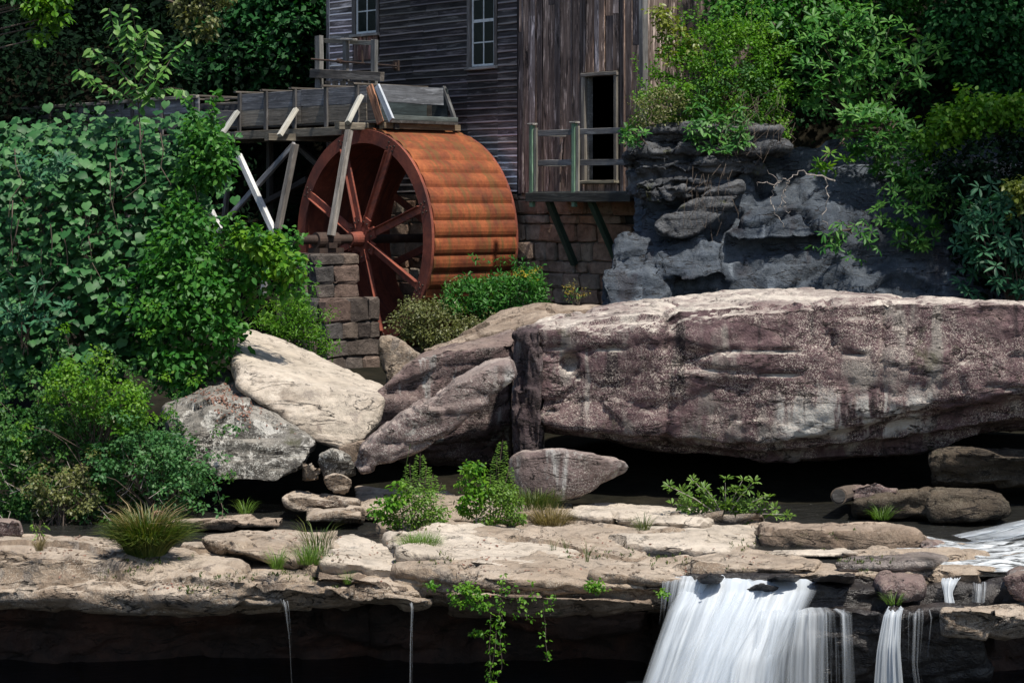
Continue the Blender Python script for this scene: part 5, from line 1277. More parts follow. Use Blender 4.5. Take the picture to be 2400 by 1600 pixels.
mb = MB(); mb.tube([W(792, 143, 1.6), W(800, 144, 1.62)], .07, 12); mb.tube([W(848, 118, 2.3), W(850, 150, 2.3)], .03, 6); mb.build('collar', MAT['rustdark'], plat)
p = W(929, 154, 2.2); mb = MB(); mb.box(p, UD * .10, ZD * .14, WD * .03); mb.box(p - WD * .06, UD * .06, ZD * .08, WD * .028); mb.build('rod_plate', MAT['rustdark'], plat)
# ------------------------------------------------------------------ far forest, dark behind everything
def tree(name, label, polys, d, thick, base, h_top, mat, size, n, per, radius, group=None, r0=.25, shape='rhomb', lean=0., up=.8, droop=.3, branches=12):
    root = thing(name, label, 'tree', base, group)
    b = Vector(base); top = Vector((b.x + lean, b.y, h_top))
    mb = MB(); mb.tube([b - ZD * .3, b.lerp(top, .3) + Vector((.1, 0, 0)), b.lerp(top, .65) - Vector((.15, 0, 0)), top], [r0, r0 * .8, r0 * .5, r0 * .2], 9)
    mb.build('trunk', MAT['bark'], root, True)
    allc = []
    for k, poly in enumerate(polys):
        C, _ = crown_points(poly, d, thick, n if k == 0 else n // 2, .6)
        allc.append(C)
    C = np.concatenate(allc)
    Pn, T, Nn, s, ti = clumped(C, per, radius, size, up=up, droop=droop)
    emit_leaves(root, Pn, T, Nn, s, shape, MAT[mat], ti, 0, 'crown')
    mb = MB()
    for i in rng.choice(len(C), min(branches, len(C)), replace=False):
        e = Vector(C[i]); f = np.clip((e.z - b.z) / max(top.z - b.z, .1) - .15, .15, .95); s0 = b.lerp(top, float(f))
        mb.tube([s0, s0.lerp(e, .5) + ZD * .2, e], [r0 * .25, r0 * .14, .012], 5)
    mb.build('branch', MAT['bark'], root)
    return root
# dark wood: canopy masses rising over the hillside, one mass nobody could count
fc = []
for k in range(1200):
    d = rng.uniform(66, 96); x = rng.uniform(-34, 34)
    fc.append((x, d, float(ground_z(np.array([x]), np.array([d]))[0]) + rng.uniform(.5, 12)))
for k in range(420):
    d = rng.uniform(59.5, 68); x = rng.uniform(-26, -4)
    fc.append((x, d, float(ground_z(np.array([x]), np.array([d]))[0]) + rng.uniform(.3, 7)))
fc = np.array(fc)
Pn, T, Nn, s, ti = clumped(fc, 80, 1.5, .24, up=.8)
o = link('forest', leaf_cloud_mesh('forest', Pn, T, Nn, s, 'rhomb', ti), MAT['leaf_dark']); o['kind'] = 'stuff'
o['label'] = 'dark wood on the hillside behind the mill'
tree('broadleaf_tree', 'deep green leafy tree against the dark wood left of the mill', [[(430, 120), (470, 60), (540, -60), (780, -160), (800, 60), (770, 205), (700, 212), (560, 205), (450, 205)], [(420, -60), (860, -80), (850, -420), (500, -420)]], 63, 2.2, (-9.5, 64, 2.6), 16, 'leaf_forest', .26, 200, 55, .62, branches=16)
for (bx, lb, px) in ((-21, 'dark slender trunk of a forest tree at the far left edge', 60), (-17.0, 'dim forest tree behind the tall sapling', 300)):
    tree('forest_tree', lb, [[(px - 160, 120), (px - 80, -150), (px + 120, -150), (px + 170, 60), (px + 60, 200)]], 70, 2, (bx * 70 / 68, 70, float(ground_z(np.array([bx]), np.array([70.]))[0])), 19, 'leaf_dark', .3, 90, 40, .7, branches=6)
# a near tree outside the left edge whose boughs hang into the top of the view
ot = tree('overhanging_tree', 'yellow-green boughs of a near tree hanging into the upper left', [[(70, -60), (150, -60), (158, 20), (130, 70), (95, 95), (80, 60), (62, 10)]], 46, .5, (-16.5, 46, 1.6), 14, 'leaf_lime', .16, 40, 26, .28, shape='ovate', droop=.9, branches=8)
C, _ = crown_points([(418, -60), (540, -60), (530, 20), (505, 70), (470, 100), (430, 70), (412, 20)], 46, .5, 42)
Pn, T, Nn, s, ti = clumped(C, 26, .26, .13, droop=.9); emit_leaves(ot, Pn, T, Nn, s, 'ovate', MAT['leaf_olive'], ti)
C2, _ = crown_points([(-80, -60), (70, -60), (60, 10), (-80, 30)], 46, .5, 20)
Pn, T, Nn, s, ti = clumped(C2, 24, .3, .15, droop=.9); emit_leaves(ot, Pn, T, Nn, s, 'ovate', MAT['leaf_small'], ti)
mb = MB(); mb.tube([(-16.4, 46, 11.5), (-13, 46, 11.2), (-10, 46, 10.6), (-7.2, 46, 9.6)], [.1, .07, .05, .02], 6); mb.tube([(-13, 46, 11.2), (-11, 46, 10.3), (-10.7, 46, 9.2)], [.04, .03, .012], 5); mb.build('bough', MAT['bark'], ot)

# ------------------------------------------------------------------ left bank: the vine-covered thicket
vine_poly = [(-50, 300), (60, 298), (140, 282), (230, 272), (330, 275), (420, 262), (470, 285), (510, 320), (530, 370), (520, 430), (490, 480), (470, 540), (470, 640), (430, 760), (330, 860), (220, 880), (-50, 910)]
C, off = crown_points(vine_poly, 37.0, 1.5, 560, .8, .8)
vine = thing('grapevine', 'mass of broad pale-backed vine leaves covering the left bank', 'vine', P(200, 900, 36.5))
n = len(C) * 8
Pc = np.repeat(C, 8, 0) + rng.normal(0, .18, (n, 3))
nrm = unit(np.stack([rng.normal(0, .3, n), rng.normal(-.55, .25, n), rng.normal(.8, .2, n)], 1))
tdir = unit(np.stack([rng.normal(.0, .5, n), rng.normal(-.6, .2, n), rng.normal(-.55, .25, n)], 1))
tdir = unit(tdir - nrm * np.sum(nrm * tdir, 1, keepdims=True))
emit_leaves(vine, Pc, tdir, nrm, .175 * rng.uniform(.55, 1.3, n), 'grape', MAT['leaf_vine'], rng.random(n) * .99, 300)
stems_to(vine, P(220, 900, 37.3), C, 26, .03, MAT['bark'], 'stem', .3)
mb = MB()
for k in range(16):
    px = rng.uniform(20, 470); py = rng.uniform(300, 640); pts_ = [P(px + rng.normal(0, 6) * q, py + 40 * q, 35.9 + rng.normal(0, .05)) for q in range(5)]
    mb.tube(pts_, [.012, .011, .010, .008, .006], 5)
mb.build('runner', MAT['bark'], vine)
# inner dark twiggy mass so the bank does not show through
ib = thing('bank_thicket', 'dense shaded twigs and small leaves inside the left thicket', 'shrub', P(260, 900, 38.5))
C, _ = crown_points([(-60, 330), (380, 320), (470, 400), (470, 640), (420, 840), (-60, 900)], 38.6, .9, 260, .5)
Pn, T, Nn, s, ti = clumped(C, 26, .45, .15); emit_leaves(ib, Pn, T, Nn, s, 'rhomb', MAT['leaf_small'], ti)
stems_to(ib, P(260, 900, 38.5), C, 24, .04, MAT['bark'])
# sapling
sp = thing('sapling', 'young sapling with drooping pointed leaves rising above the vine thicket', 'tree', P(330, 330, 37.4))
def branch_leaves(pts_px, nl, d, size, root, spread=.07):
    pts_ = [np.array(P(a, b, d + random.uniform(-.15, .15))) for a, b in pts_px]
    mb = MB(); mb.tube([Vector(p) for p in pts_], list(np.linspace(.014, .004, len(pts_))), 5); mb.build('twig', MAT['bark'], root)
    k = np.linspace(0.12, 1, nl); seg = np.linspace(0, 1, len(pts_)); pos = np.stack([np.interp(k, seg, [p[i] for p in pts_]) for i in range(3)], 1)
    sd = np.where(np.arange(nl) % 2 == 0, 1, -1)
    t = unit(np.stack([sd * rng.uniform(.4, 1, nl), rng.normal(-.25, .3, nl), rng.uniform(-.9, -.1, nl)], 1))
    nn = unit(np.stack([rng.normal(0, .3, nl) + sd * .3, rng.normal(-.6, .2, nl), rng.normal(.8, .2, nl)], 1)); nn = unit(nn - t * np.sum(nn * t, 1, keepdims=True))
    emit_leaves(root, pos + t * .02, t, nn, size * rng.uniform(.75, 1.2, nl), 'ovate', MAT['leaf_sapling'], rng.random(nl) * .99, nl)
for b in ([(330, 330), (325, 250), (316, 180), (318, 110), (316, 60), (306, 10)], [(318, 180), (290, 120), (270, 80), (256, 20)], [(325, 220), (300, 190), (270, 150), (235, 135), (216, 112)], [(320, 250), (280, 215), (240, 200), (205, 180), (185, 162)],
          [(325, 200), (350, 150), (360, 110), (358, 65)], [(325, 240), (370, 190), (405, 130), (440, 92)], [(330, 260), (360, 215), (390, 205), (430, 210)], [(320, 150), (340, 110), (345, 70)], [(322, 230), (350, 200), (380, 150)], [(318, 120), (298, 95), (300, 55)]):
    branch_leaves(b, 24, 36.4, .19, sp)
# broad-leaved bush hanging over the boulders
mp = shrub('maple_bush', 'bright green broad-leaved bush spilling over the boulders in front of the trestle', 'shrub',
      [(360, 560), (400, 500), (440, 480), (480, 530), (560, 570), (650, 565), (700, 600), (712, 645), (690, 680), (620, 690), (590, 720), (560, 790), (500, 840), (480, 900), (430, 945), (390, 900), (340, 850), (320, 760), (330, 660)],
      35.6, 1.0, 300, 22, .30, .135, 'leaf_maple', 'ovate', base=P(420, 880, 36.4), stems=22, tilt=.4)
C, _ = crown_points([(440, 300), (490, 275), (530, 300), (545, 340), (530, 400), (480, 450), (430, 430)], 36.2, .5, 70)
Pn, T, Nn, s, ti = clumped(C, 20, .26, .13); emit_leaves(mp, Pn, T, Nn, s, 'ovate', MAT['leaf_maple'], ti)
C, _ = crown_points([(550, 540), (620, 550), (690, 590), (710, 640), (660, 655), (590, 590)], 35.2, .3, 34)
Pn, T, Nn, s, ti = clumped(C, 16, .22, .14); emit_leaves(mp, Pn, T, Nn, s, 'ovate', MAT['leaf_lime'], ti)
for i, (px, py, r) in enumerate(((110, 385, 60), (45, 690, 70), (120, 690, 50))):
    if i == 1:
        C, _ = crown_points([(-20, 650), (60, 650), (150, 670), (160, 730), (60, 780), (-20, 760)], 35.3, .3, 26); rb = rr
    elif i == 0:
        C, _ = crown_points([(50, 370), (120, 360), (180, 380), (160, 420), (70, 425)], 35.2, .3, 18)
        rr = rb = thing('rhododendron', 'rosettes of narrow pale rhododendron leaves poking through the vine leaves at far left', 'shrub', P(60, 800, 35.8))
    else: continue
    Pn, T, Nn, s, ti = whorls(C, 8, .19); emit_leaves(rb, Pn, T, Nn, s, 'lance', MAT['leaf_bluegreen'], ti, 100)
stems_to(rr, P(60, 820, 35.9), C, 8, .015, MAT['bark'])

# lower small-leaved shrubs by the stream
lw = shrub('leafy_shrub', 'large dark small-leaved shrub at the stream edge lower left', 'shrub',
      [(-60, 985), (20, 940), (70, 965), (130, 900), (200, 925), (240, 900), (300, 940), (330, 1000), (400, 1000), (440, 1060), (480, 1110), (500, 1170), (440, 1190), (400, 1225), (300, 1200), (250, 1235), (120, 1225), (60, 1245), (-60, 1235)],
      32.4, .9, 330, 46, .15, .066, 'leaf_small', 'rhomb', base=P(220, 1240, 32.0), stems=60, r0=.016, tilt=.5, ragged=1.3, lo=.5, hi=1.5)
C, _ = crown_points([(-20, 1000), (120, 960), (300, 960), (420, 1050), (450, 1150), (300, 1215), (-20, 1230)], 32.7, .6, 260, .5)
Pn, T, Nn, s, ti = clumped(C, 34, .26, .075); emit_leaves(lw, Pn, T, Nn, s, 'rhomb', MAT['leaf_small'], ti)
lw2 = shrub('leafy_shrub', 'bright lime upright shrub rising at the top of the lower left thicket', 'shrub', [(95, 930), (120, 860), (160, 835), (200, 880), (250, 860), (300, 890), (350, 920), (360, 980), (280, 1000), (180, 960)], 31.9, .5, 120, 36, .13, .062, 'leaf_lime', 'rhomb', base=P(230, 1080, 32.2), stems=30, r0=.012, ragged=1.6, lo=.6, hi=1.4)
lw3 = shrub('leafy_shrub', 'grey-green shrub with fine pale leaves next to the lichen boulder', 'shrub', [(220, 1050), (300, 1010), (390, 1010), (450, 1060), (490, 1110), (460, 1170), (390, 1190), (330, 1140), (250, 1120)], 31.6, .4, 120, 38, .14, .066, 'leaf_mid', 'rhomb', base=P(370, 1215, 31.6), stems=30, r0=.012, ragged=1.3, lo=.5, hi=1.4)
lw4 = shrub('leafy_shrub', 'small olive shrub low down by the water at far left', 'shrub', [(50, 1130), (110, 1090), (200, 1100), (240, 1170), (180, 1215), (90, 1210)], 31.5, .3, 60, 30, .13, .06, 'leaf_olive', 'rhomb', base=P(140, 1232, 31.4), stems=24, r0=.01, ragged=1.2, lo=.6, hi=1.4)
mb = MB()
for _ in range(60):
    px, py = rng.uniform(0, 470), rng.uniform(1090, 1235); a_ = P(px, py, 31.5 + rng.normal(0, .15)); e_ = a_ + Vector(rng.normal(0, .18, 3)) + ZD * .22
    mb.tube([a_, a_.lerp(e_, .5) + Vector(rng.normal(0, .03, 3)), e_], [.006, .005, .003], 4)
mb.build('dead_twig', MAT['deadtwig'], lw)['kind'] = 'stuff'
def shoots(root, spots, d, mat, size, length, shape='rhomb'):
    mb = MB(); cs = []
    for (px, py) in spots:
        a = P(px, py, d + rng.normal(0, .2)); e = a + Vector((rng.normal(0, .25), rng.normal(-.1, .15), 1.0)).normalized() * length * float(rng.uniform(.6, 1.3))
        mb.tube([a, a.lerp(e, .5) + Vector(rng.normal(0, .03, 3)), e], [.007, .005, .002], 4)
        for u in np.linspace(.05, 1, 16): cs.append(np.array(a.lerp(e, float(u))) + rng.normal(0, .03, 3))
    mb.build('shoot', MAT['bark'], root)['kind'] = 'stuff'
    Pn, T, Nn, s, ti = clumped(np.array(cs), 4, .05, size); emit_leaves(root, Pn, T, Nn, s, shape, MAT[mat], ti)
shoots(lw, [(rng.uniform(0, 400), 0) for _ in range(0)] + [(20, 920), (70, 900), (120, 865), (150, 850), (210, 870), (260, 880), (310, 905), (350, 930), (395, 980), (430, 1020), (455, 1060), (180, 900), (90, 950), (300, 960), (240, 1000), (370, 1050), (420, 1110), (130, 1020)], 31.9, 'leaf_small', .06, .36)
shoots(mp, [(480, 540), (520, 565), (560, 570), (610, 575), (650, 580), (690, 610), (440, 500), (410, 510), (500, 300), (460, 290)], 35.2, 'leaf_maple', .12, .5, 'ovate')
tv = thing('trailing_vine', 'thin vine trailing over the lichen boulder down to the stream', 'vine', P(520, 1210, 31.4))
tp = [P(400, 1040, 32.1), P(450, 1070, 32.0), P(490, 1110, 31.9), P(510, 1150, 31.7), P(522, 1190, 31.5), P(520, 1235, 31.2)]
mb = MB(); mb.tube(tp, .006, 5); mb.build('stem', MAT['bark'], tv)
k = np.linspace(0, 5, 44); pos = np.stack([np.interp(k, range(6), [p[i] for p in tp]) for i in range(3)], 1) + rng.normal(0, .04, (44, 3))
Pn, T, Nn, s, ti = clumped(pos, 3, .06, .075); emit_leaves(tv, Pn, T, Nn, s, 'ovate', MAT['leaf_mid'], ti)

# ------------------------------------------------------------------ plants round the pier and wheel
shrub('meadow_shrub', 'bright feathery green shrub left of the stone pier', 'shrub', [(600, 760), (620, 720), (660, 690), (700, 690), (735, 730), (755, 790), (790, 825), (740, 830), (660, 795)], 40.6, .5, 150, 22, .2, .085, 'leaf_lime', 'lance', base=P(700, 830, 40.6), stems=18, r0=.012, up=.4, out=1.0, droop=-.4)
shrub('pale_shrub', 'pale olive small-leaved shrub at the foot of the water wheel', 'shrub', [(905, 770), (930, 730), (960, 700), (1020, 710), (1060, 745), (1120, 750), (1130, 775), (1060, 800), (1000, 822), (960, 800)], 41.4, .6, 190, 24, .2, .06, 'leaf_olive', 'rhomb', base=P(1000, 825, 41.4), stems=24, r0=.012)
ys = shrub('goldenrod', 'tall green weeds with small yellow flowers beside the wheel', 'plant', [(1040, 690), (1070, 655), (1140, 655), (1200, 640), (1270, 640), (1285, 700), (1240, 720), (1170, 745), (1090, 752), (1050, 730)], 43.0, .6, 230, 18, .2, .11, 'leaf_maple', 'lance', base=P(1170, 750, 43), stems=40, r0=.01, up=.35, out=1., droop=-.5)
C, _ = crown_points([(1170, 640), (1210, 625), (1275, 625), (1285, 660), (1200, 660)], 42.6, .3, 26)
Pn, T, Nn, s, ti = clumped(C, 7, .07, .03); emit_leaves(ys, Pn, T, Nn, s, 'rhomb', MAT['flower_yellow'], ti, 0, 'flower')
y2 = thing('goldenrod', 'few thin yellow-flowered stalks in front of the foundation stones', 'plant', P(1350, 715, 42.8))
C, _ = crown_points([(1320, 660), (1365, 665), (1380, 700), (1330, 705)], 42.8, .2, 16)
stems_to(y2, P(1350, 720, 42.8), C, 14, .008, MAT['bark'])
Pn, T, Nn, s, ti = clumped(C, 9, .12, .05); emit_leaves(y2, Pn, T, Nn, s, 'lance', MAT['leaf_olive'], ti)
Pn, T, Nn, s, ti = clumped(C, 8, .07, .03); emit_leaves(y2, Pn, T, Nn, s, 'rhomb', MAT['flower_yellow'], ti, 0, 'flower')

# ------------------------------------------------------------------ right bank
bb = shrub('bright_shrub', 'bright green fine-leaved shrub on the outcrop right of the mill', 'shrub',
      [(1478, 260), (1490, 210), (1530, 170), (1570, 120), (1620, 70), (1700, 40), (1800, 60), (1850, 130), (1860, 230), (1830, 300), (1760, 320), (1640, 300), (1560, 290), (1500, 300)],
      46.4, 1.0, 300, 44, .2, .078, 'leaf_lime', 'rhomb', base=P(1660, 330, 46.6), stems=40, tilt=.5, ragged=1.0, lo=.5, hi=1.4)
C, _ = crown_points([(1560, 240), (1700, 120), (1820, 200), (1800, 300), (1650, 300)], 45.9, .4, 90)
Pn, T, Nn, s, ti = clumped(C, 24, .25, .075); emit_leaves(bb, Pn, T, Nn, s, 'rhomb', MAT['leaf_small'], ti)
C, _ = crown_points([(1475, 240), (1530, 200), (1600, 220), (1600, 300), (1500, 300)], 45.6, .4, 60)
Pn, T, Nn, s, ti = clumped(C, 24, .22, .065); emit_leaves(bb, Pn, T, Nn, s, 'rhomb', MAT['leaf_olive'], ti)
ym = shrub('maple_sapling', 'pale yellow-green maple sapling in front of the grey mill side', 'tree', [(1530, 20), (1560, 10), (1600, 60), (1620, 110), (1590, 130), (1545, 70)], 46.6, .3, 34, 14, .18, .12, 'leaf_yellow', 'ovate', base=P(1600, 320, 46.8), stems=8, r0=.014, ragged=.3)
C, _ = crown_points([(1545, 110), (1600, 110), (1650, 80), (1640, 140), (1570, 160)], 46.4, .3, 16); Pn, T, Nn, s, ti = clumped(C, 12, .18, .12); emit_leaves(ym, Pn, T, Nn, s, 'ovate', MAT['leaf_yellow'], ti)
rh = shrub('rhododendron', 'large rhododendron with glossy leaf rosettes on top of the cliff', 'shrub',
      [(1850, 150), (1880, 60), (1960, 0), (2060, 20), (2150, 70), (2215, 110), (2190, 180), (2130, 240), (2010, 250), (1930, 270), (1850, 250)], 46.6, .9, 190, 8, .3, .24, 'leaf_rhodo', 'lance', base=P(2020, 330, 47.4), stems=26, whorl=True, singles=300, tilt=.4, r0=.03)
C, _ = crown_points([(1980, 250), (2080, 240), (2170, 300), (2190, 400), (2160, 480), (2090, 420), (2030, 390), (1970, 330)], 45.4, .7, 150)
rh2 = thing('rhododendron', 'rhododendron boughs hanging down over the middle of the cliff', 'shrub', P(2100, 330, 46.6))
Pn, T, Nn, s, ti = whorls(C, 8, .23); emit_leaves(rh2, Pn, T, Nn, s, 'lance', MAT['leaf_rhodo'], ti, 250)
stems_to(rh2, P(2090, 300, 46.6), C, 20, .025, MAT['bark'])
C, _ = crown_points([(2040, 480), (2100, 400), (2200, 380), (2240, 480), (2200, 570), (2110, 590)], 44.6, .4, 80)
Pn, T, Nn, s, ti = whorls(C, 8, .2); emit_leaves(rh2, Pn, T, Nn, s, 'lance', MAT['leaf_rhodo'], ti, 0)
r3 = shrub('rhododendron', 'small pale rhododendron drooping over the dark layered outcrop', 'shrub', [(1590, 290), (1640, 270), (1720, 255), (1760, 300), (1740, 350), (1680, 390), (1620, 340)], 45.0, .3, 46, 8, .2, .2, 'leaf_rhodo', 'lance', base=P(1700, 320, 45.6), stems=14, whorl=True, singles=200)
r4 = shrub('rhododendron', 'tiny pale rhododendron by the balcony end at the outcrop edge', 'shrub', [(1455, 320), (1480, 285), (1505, 300), (1500, 350), (1460, 345)], 44.8, .2, 12, 8, .2, .18, 'leaf_rhodo', 'lance', base=P(1500, 345, 45.2), ragged=.2, stems=6, whorl=True, singles=96)
r5 = shrub('rhododendron', 'lone leafy rhododendron spray hanging in front of the blue-grey cliff', 'shrub', [(1895, 540), (1950, 520), (2050, 525), (2062, 580), (2040, 615), (1980, 600), (1910, 580)], 44.0, .2, 24, 7, .2, .18, 'leaf_rhodo', 'lance', base=P(1990, 540, 44.5), stems=5, whorl=True, singles=168, lift=-.3)
r6 = shrub('rhododendron', 'single bright rosette of leaves at the cliff edge', 'shrub', [(1890, 380), (1930, 360), (1990, 350), (1985, 395), (1920, 400)], 45.0, .15, 9, 8, .2, .2, 'leaf_lime', 'lance', base=P(1980, 340, 46), stems=4, whorl=True, singles=72)
r7 = shrub('rhododendron', 'dark blue-green rhododendron at the lower right of the cliff', 'shrub', [(2250, 460), (2310, 420), (2400, 430), (2480, 480), (2480, 700), (2330, 700), (2240, 690), (2270, 600), (2230, 540)], 43.6, .7, 150, 8, .3, .24, 'leaf_bluegreen', 'lance', base=P(2380, 710, 43.6), stems=24, whorl=True, singles=260, lift=-.1)
lm = shrub('maple_branch', 'bright lime green branch of leaves in front of the dark bank at right', 'tree', [(2140, 330), (2200, 260), (2290, 235), (2400, 220), (2480, 230), (2480, 310), (2330, 300), (2240, 345), (2190, 370)], 45.0, .5, 150, 22, .26, .14, 'leaf_lime', 'ovate', base=P(2470, 380, 45.6), stems=16, r0=.02)
# its trunk stands unseen outside the view; crown added above the frame to shade the cliff
mb = MB(); mb.tube([(14.6, 42.6, 4.5), (14.3, 42.2, 9), (13.2, 41.6, 13), (11.5, 41.2, 16)], [.32, .27, .2, .08], 9)
for e in ((11, 40, 14.5), (11.5, 43.5, 17), (15.5, 39.5, 17.5), (13.2, 44.5, 14), (16.4, 42.4, 16.5)): mb.tube([(13.6, 41.8, 11.5), ((13.6 + e[0]) / 2, (41.8 + e[1]) / 2, e[2] - .8), e], [.13, .08, .02], 6)
mb.tube([(14.3, 42.2, 9), (12.6, 43.4, 8.6), (11.2, 44.6, 7.4)], [.09, .06, .02], 6)
mb.build('trunk', MAT['bark'], lm)
cc = np.stack([rng.uniform(11.2, 18.5, 260), rng.uniform(38.2, 44.5, 260), rng.uniform(12.2, 18.5, 260)], 1)
Pn, T, Nn, s, ti = clumped(cc, 30, .7, .22); emit_leaves(lm, Pn, T, Nn, s, 'rhomb', MAT['leaf_maple'], ti, 0, 'crown')
C, _ = crown_points([(2360, 440), (2480, 380), (2480, 500), (2380, 500)], 43.0, .3, 40); Pn, T, Nn, s, ti = clumped(C, 20, .22, .13); emit_leaves(lm, Pn, T, Nn, s, 'ovate', MAT['leaf_yellow'], ti)
tree('bank_tree', 'dark green leafy tree filling the upper right corner', [[(2190, 30), (2250, -60), (2480, -80), (2480, 240), (2330, 250), (2230, 200), (2200, 120)], [(2100, -60), (2480, -80), (2480, -420), (2150, -420)]], 47.6, 1.2, (11.0, 48.6, 8.6), 15, 'leaf_forest', .16, 260, 34, .42, shape='ovate', branches=18)
tree('bank_tree', 'green broad-leaved tree behind the bright shrub on the right bank', [[(1640, 60), (1700, -60), (1950, -80), (2200, -60), (2150, 60), (1980, 80), (1900, 120), (1800, 90), (1700, 100)], [(1640, -60), (2100, -60), (2150, -420), (1700, -420)]], 48.6, 1.2, (6.8, 50, 7.6), 15, 'leaf_maple', .15, 230, 34, .42, shape='ovate', branches=16)
# shaded undergrowth behind the rhododendrons
ug = thing('undergrowth', 'dark shaded undergrowth on the bank behind the rhododendrons', 'shrub', P(2150, 330, 48.6))
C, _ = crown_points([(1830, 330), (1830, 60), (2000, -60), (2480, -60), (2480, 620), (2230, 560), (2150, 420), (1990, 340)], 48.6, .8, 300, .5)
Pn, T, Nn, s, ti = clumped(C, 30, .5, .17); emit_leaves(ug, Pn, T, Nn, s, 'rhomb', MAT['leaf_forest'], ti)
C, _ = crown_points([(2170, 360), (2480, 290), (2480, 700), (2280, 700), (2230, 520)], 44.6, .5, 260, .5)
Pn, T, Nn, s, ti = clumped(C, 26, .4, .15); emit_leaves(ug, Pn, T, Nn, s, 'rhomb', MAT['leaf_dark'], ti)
shoots(bb, [(1560, 130), (1600, 95), (1640, 70), (1680, 60), (1720, 60), (1760, 70), (1800, 80), (1830, 130), (1500, 220), (1530, 190), (1580, 160), (1700, 120), (1760, 160), (1650, 150)], 45.9, 'leaf_lime', .075, .75)
# bare roots and twigs on the cliff
rt = thing('dead_branch', 'pale bare twisted branch hanging on the blue-grey cliff', 'branch', P(1900, 405, 45))
mb = MB()
for b in ([(1960, 425), (1910, 410), (1880, 403), (1850, 420), (1825, 425), (1800, 402)], [(1850, 420), (1838, 450), (1830, 480), (1815, 500)], [(1825, 425), (1812, 450), (1808, 480), (1830, 520), (1842, 530)], [(1840, 445), (1835, 475), (1850, 500)], [(1825, 430), (1790, 430), (1770, 432)],
          [(1935, 415), (1940, 460), (1930, 510), (1950, 540), (1965, 545)]):
    kk = np.linspace(0, len(b) - 1, len(b) * 4)
    p_ = [P(float(np.interp(q, range(len(b)), [z[0] for z in b])) + random.uniform(-5, 5), float(np.interp(q, range(len(b)), [z[1] for z in b])) + random.uniform(-5, 5), 44.2 + random.uniform(-.08, .08)) for q in kk]
    mb.tube(p_, list(np.linspace(.022 if b[0][0] > 1955 else .014, .004, len(p_))), 5)
mb.build('twig', MAT['deadtwig'], rt)
dv = thing('dry_vines', 'brown dry vines and rootlets hanging over the layered outcrop', 'vine', P(1780, 300, 45))
mb = MB()
for k in range(46):
    px = rng.uniform(1720, 1860); py = rng.uniform(210, 300); q = [P(px, py, 45.0)]
    for j in range(4):
        px += rng.normal(-6, 14); py += rng.uniform(8, 34); q.append(P(px, py, 44.8 + rng.normal(0, .12)))
    mb.tube(q, .0035, 4, False)
for k in range(16):
    px = rng.uniform(1600, 1720); py = rng.uniform(380, 440); q = [P(px, py, 44.5)]
    for j in range(5):
        px += rng.normal(-3, 8); py += rng.uniform(12, 34); q.append(P(px, py, 44.0 + rng.normal(0, .08)))
    mb.tube(q, .0035, 4, False)
mb.build('rootlet', MAT['bark'], dv)['kind'] = 'stuff'

# ------------------------------------------------------------------ plants on the ledge
def feathery(label, px, py, d, stalks, group=None, base_poly=None):
    root = thing('fern_plant', label, 'plant', P(px, py, d), group)
    mb = MB(); PP, TT, NN, SS = [], [], [], []
    for (tx, ty) in stalks:
        a = np.array(P(px + (tx - px) * .35, py - 6, d + rng.normal(0, .1))); e = np.array(P(tx, ty, d + rng.normal(0, .12)))
        mb.tube([Vector(a), Vector((a + e) / 2 + rng.normal(0, .02, 3)), Vector(e)], [.009, .007, .003], 5)
        L = np.linalg.norm(e - a); m_ = int(L / .045)
        for j in range(m_):
            u = .25 + .75 * j / m_; wdt = .17 * (1 - u) ** .7 + .03
            for sd in (-1, 1):
                for q in range(5):
                    f = (q + 1) / 5
                    PP.append(a + (e - a) * u + np.array([sd * wdt * f, rng.normal(0, .05), -.02 * f + rng.normal(0, .008)])); TT.append([sd * .8, rng.normal(0, .5), .15]); NN.append([0, -.35, .95]); SS.append(.042 * rng.uniform(.7, 1.2))
    emit_leaves(root, np.array(PP), np.array(TT, float), np.array(NN), np.array(SS), 'rhomb', MAT['fern'], rng.random(len(PP)) * .99)
    mb.build('stalk', MAT['bark'], root)
    if base_poly:
        C, _ = crown_points(base_poly, d - .1, .25, 90)
        Pn, T, Nn, s, ti = clumped(C, 20, .1, .05); emit_leaves(root, Pn, T, Nn, s, 'ovate', MAT['fern'], ti)
    return root
f1 = feathery('taller left ferny plant with feathered fronds on the ledge', 975, 1240, 30.4, [(985, 1062), (960, 1085), (1015, 1110), (1035, 1130), (950, 1120), (1000, 1090), (920, 1160)], None, [(905, 1170), (960, 1140), (1030, 1150), (1050, 1190), (1045, 1235), (930, 1240), (890, 1200)])
C, _ = crown_points([(872, 1190), (900, 1150), (945, 1120), (960, 1170), (930, 1230), (880, 1215)], 30.2, .2, 34); Pn, T, Nn, s, ti = clumped(C, 12, .1, .075); emit_leaves(f1, Pn, T, Nn, s, 'ovate', MAT['leaf_lime'], ti)
mb = MB(); mb.tube([P(955, 1200, 30.3), P(950, 1100, 30.3), P(962, 1040, 30.3)], .005, 4); mb.build('flower_stalk', MAT['grass'], f1)
f2 = feathery('right ferny plant with one tall leafy spire on the ledge', 1150, 1225, 30.8, [(1178, 1030), (1165, 1070), (1195, 1090), (1205, 1130), (1220, 1160), (1190, 1110), (1150, 1110)], None, [(1150, 1130), (1200, 1140), (1228, 1180), (1220, 1220), (1140, 1225), (1090, 1210)])
C, _ = crown_points([(1060, 1130), (1080, 1100), (1110, 1070), (1140, 1100), (1150, 1160), (1100, 1215), (1075, 1190)], 30.6, .2, 50); Pn, T, Nn, s, ti = clumped(C, 12, .1, .08); emit_leaves(f2, Pn, T, Nn, s, 'ovate', MAT['leaf_lime'], ti)
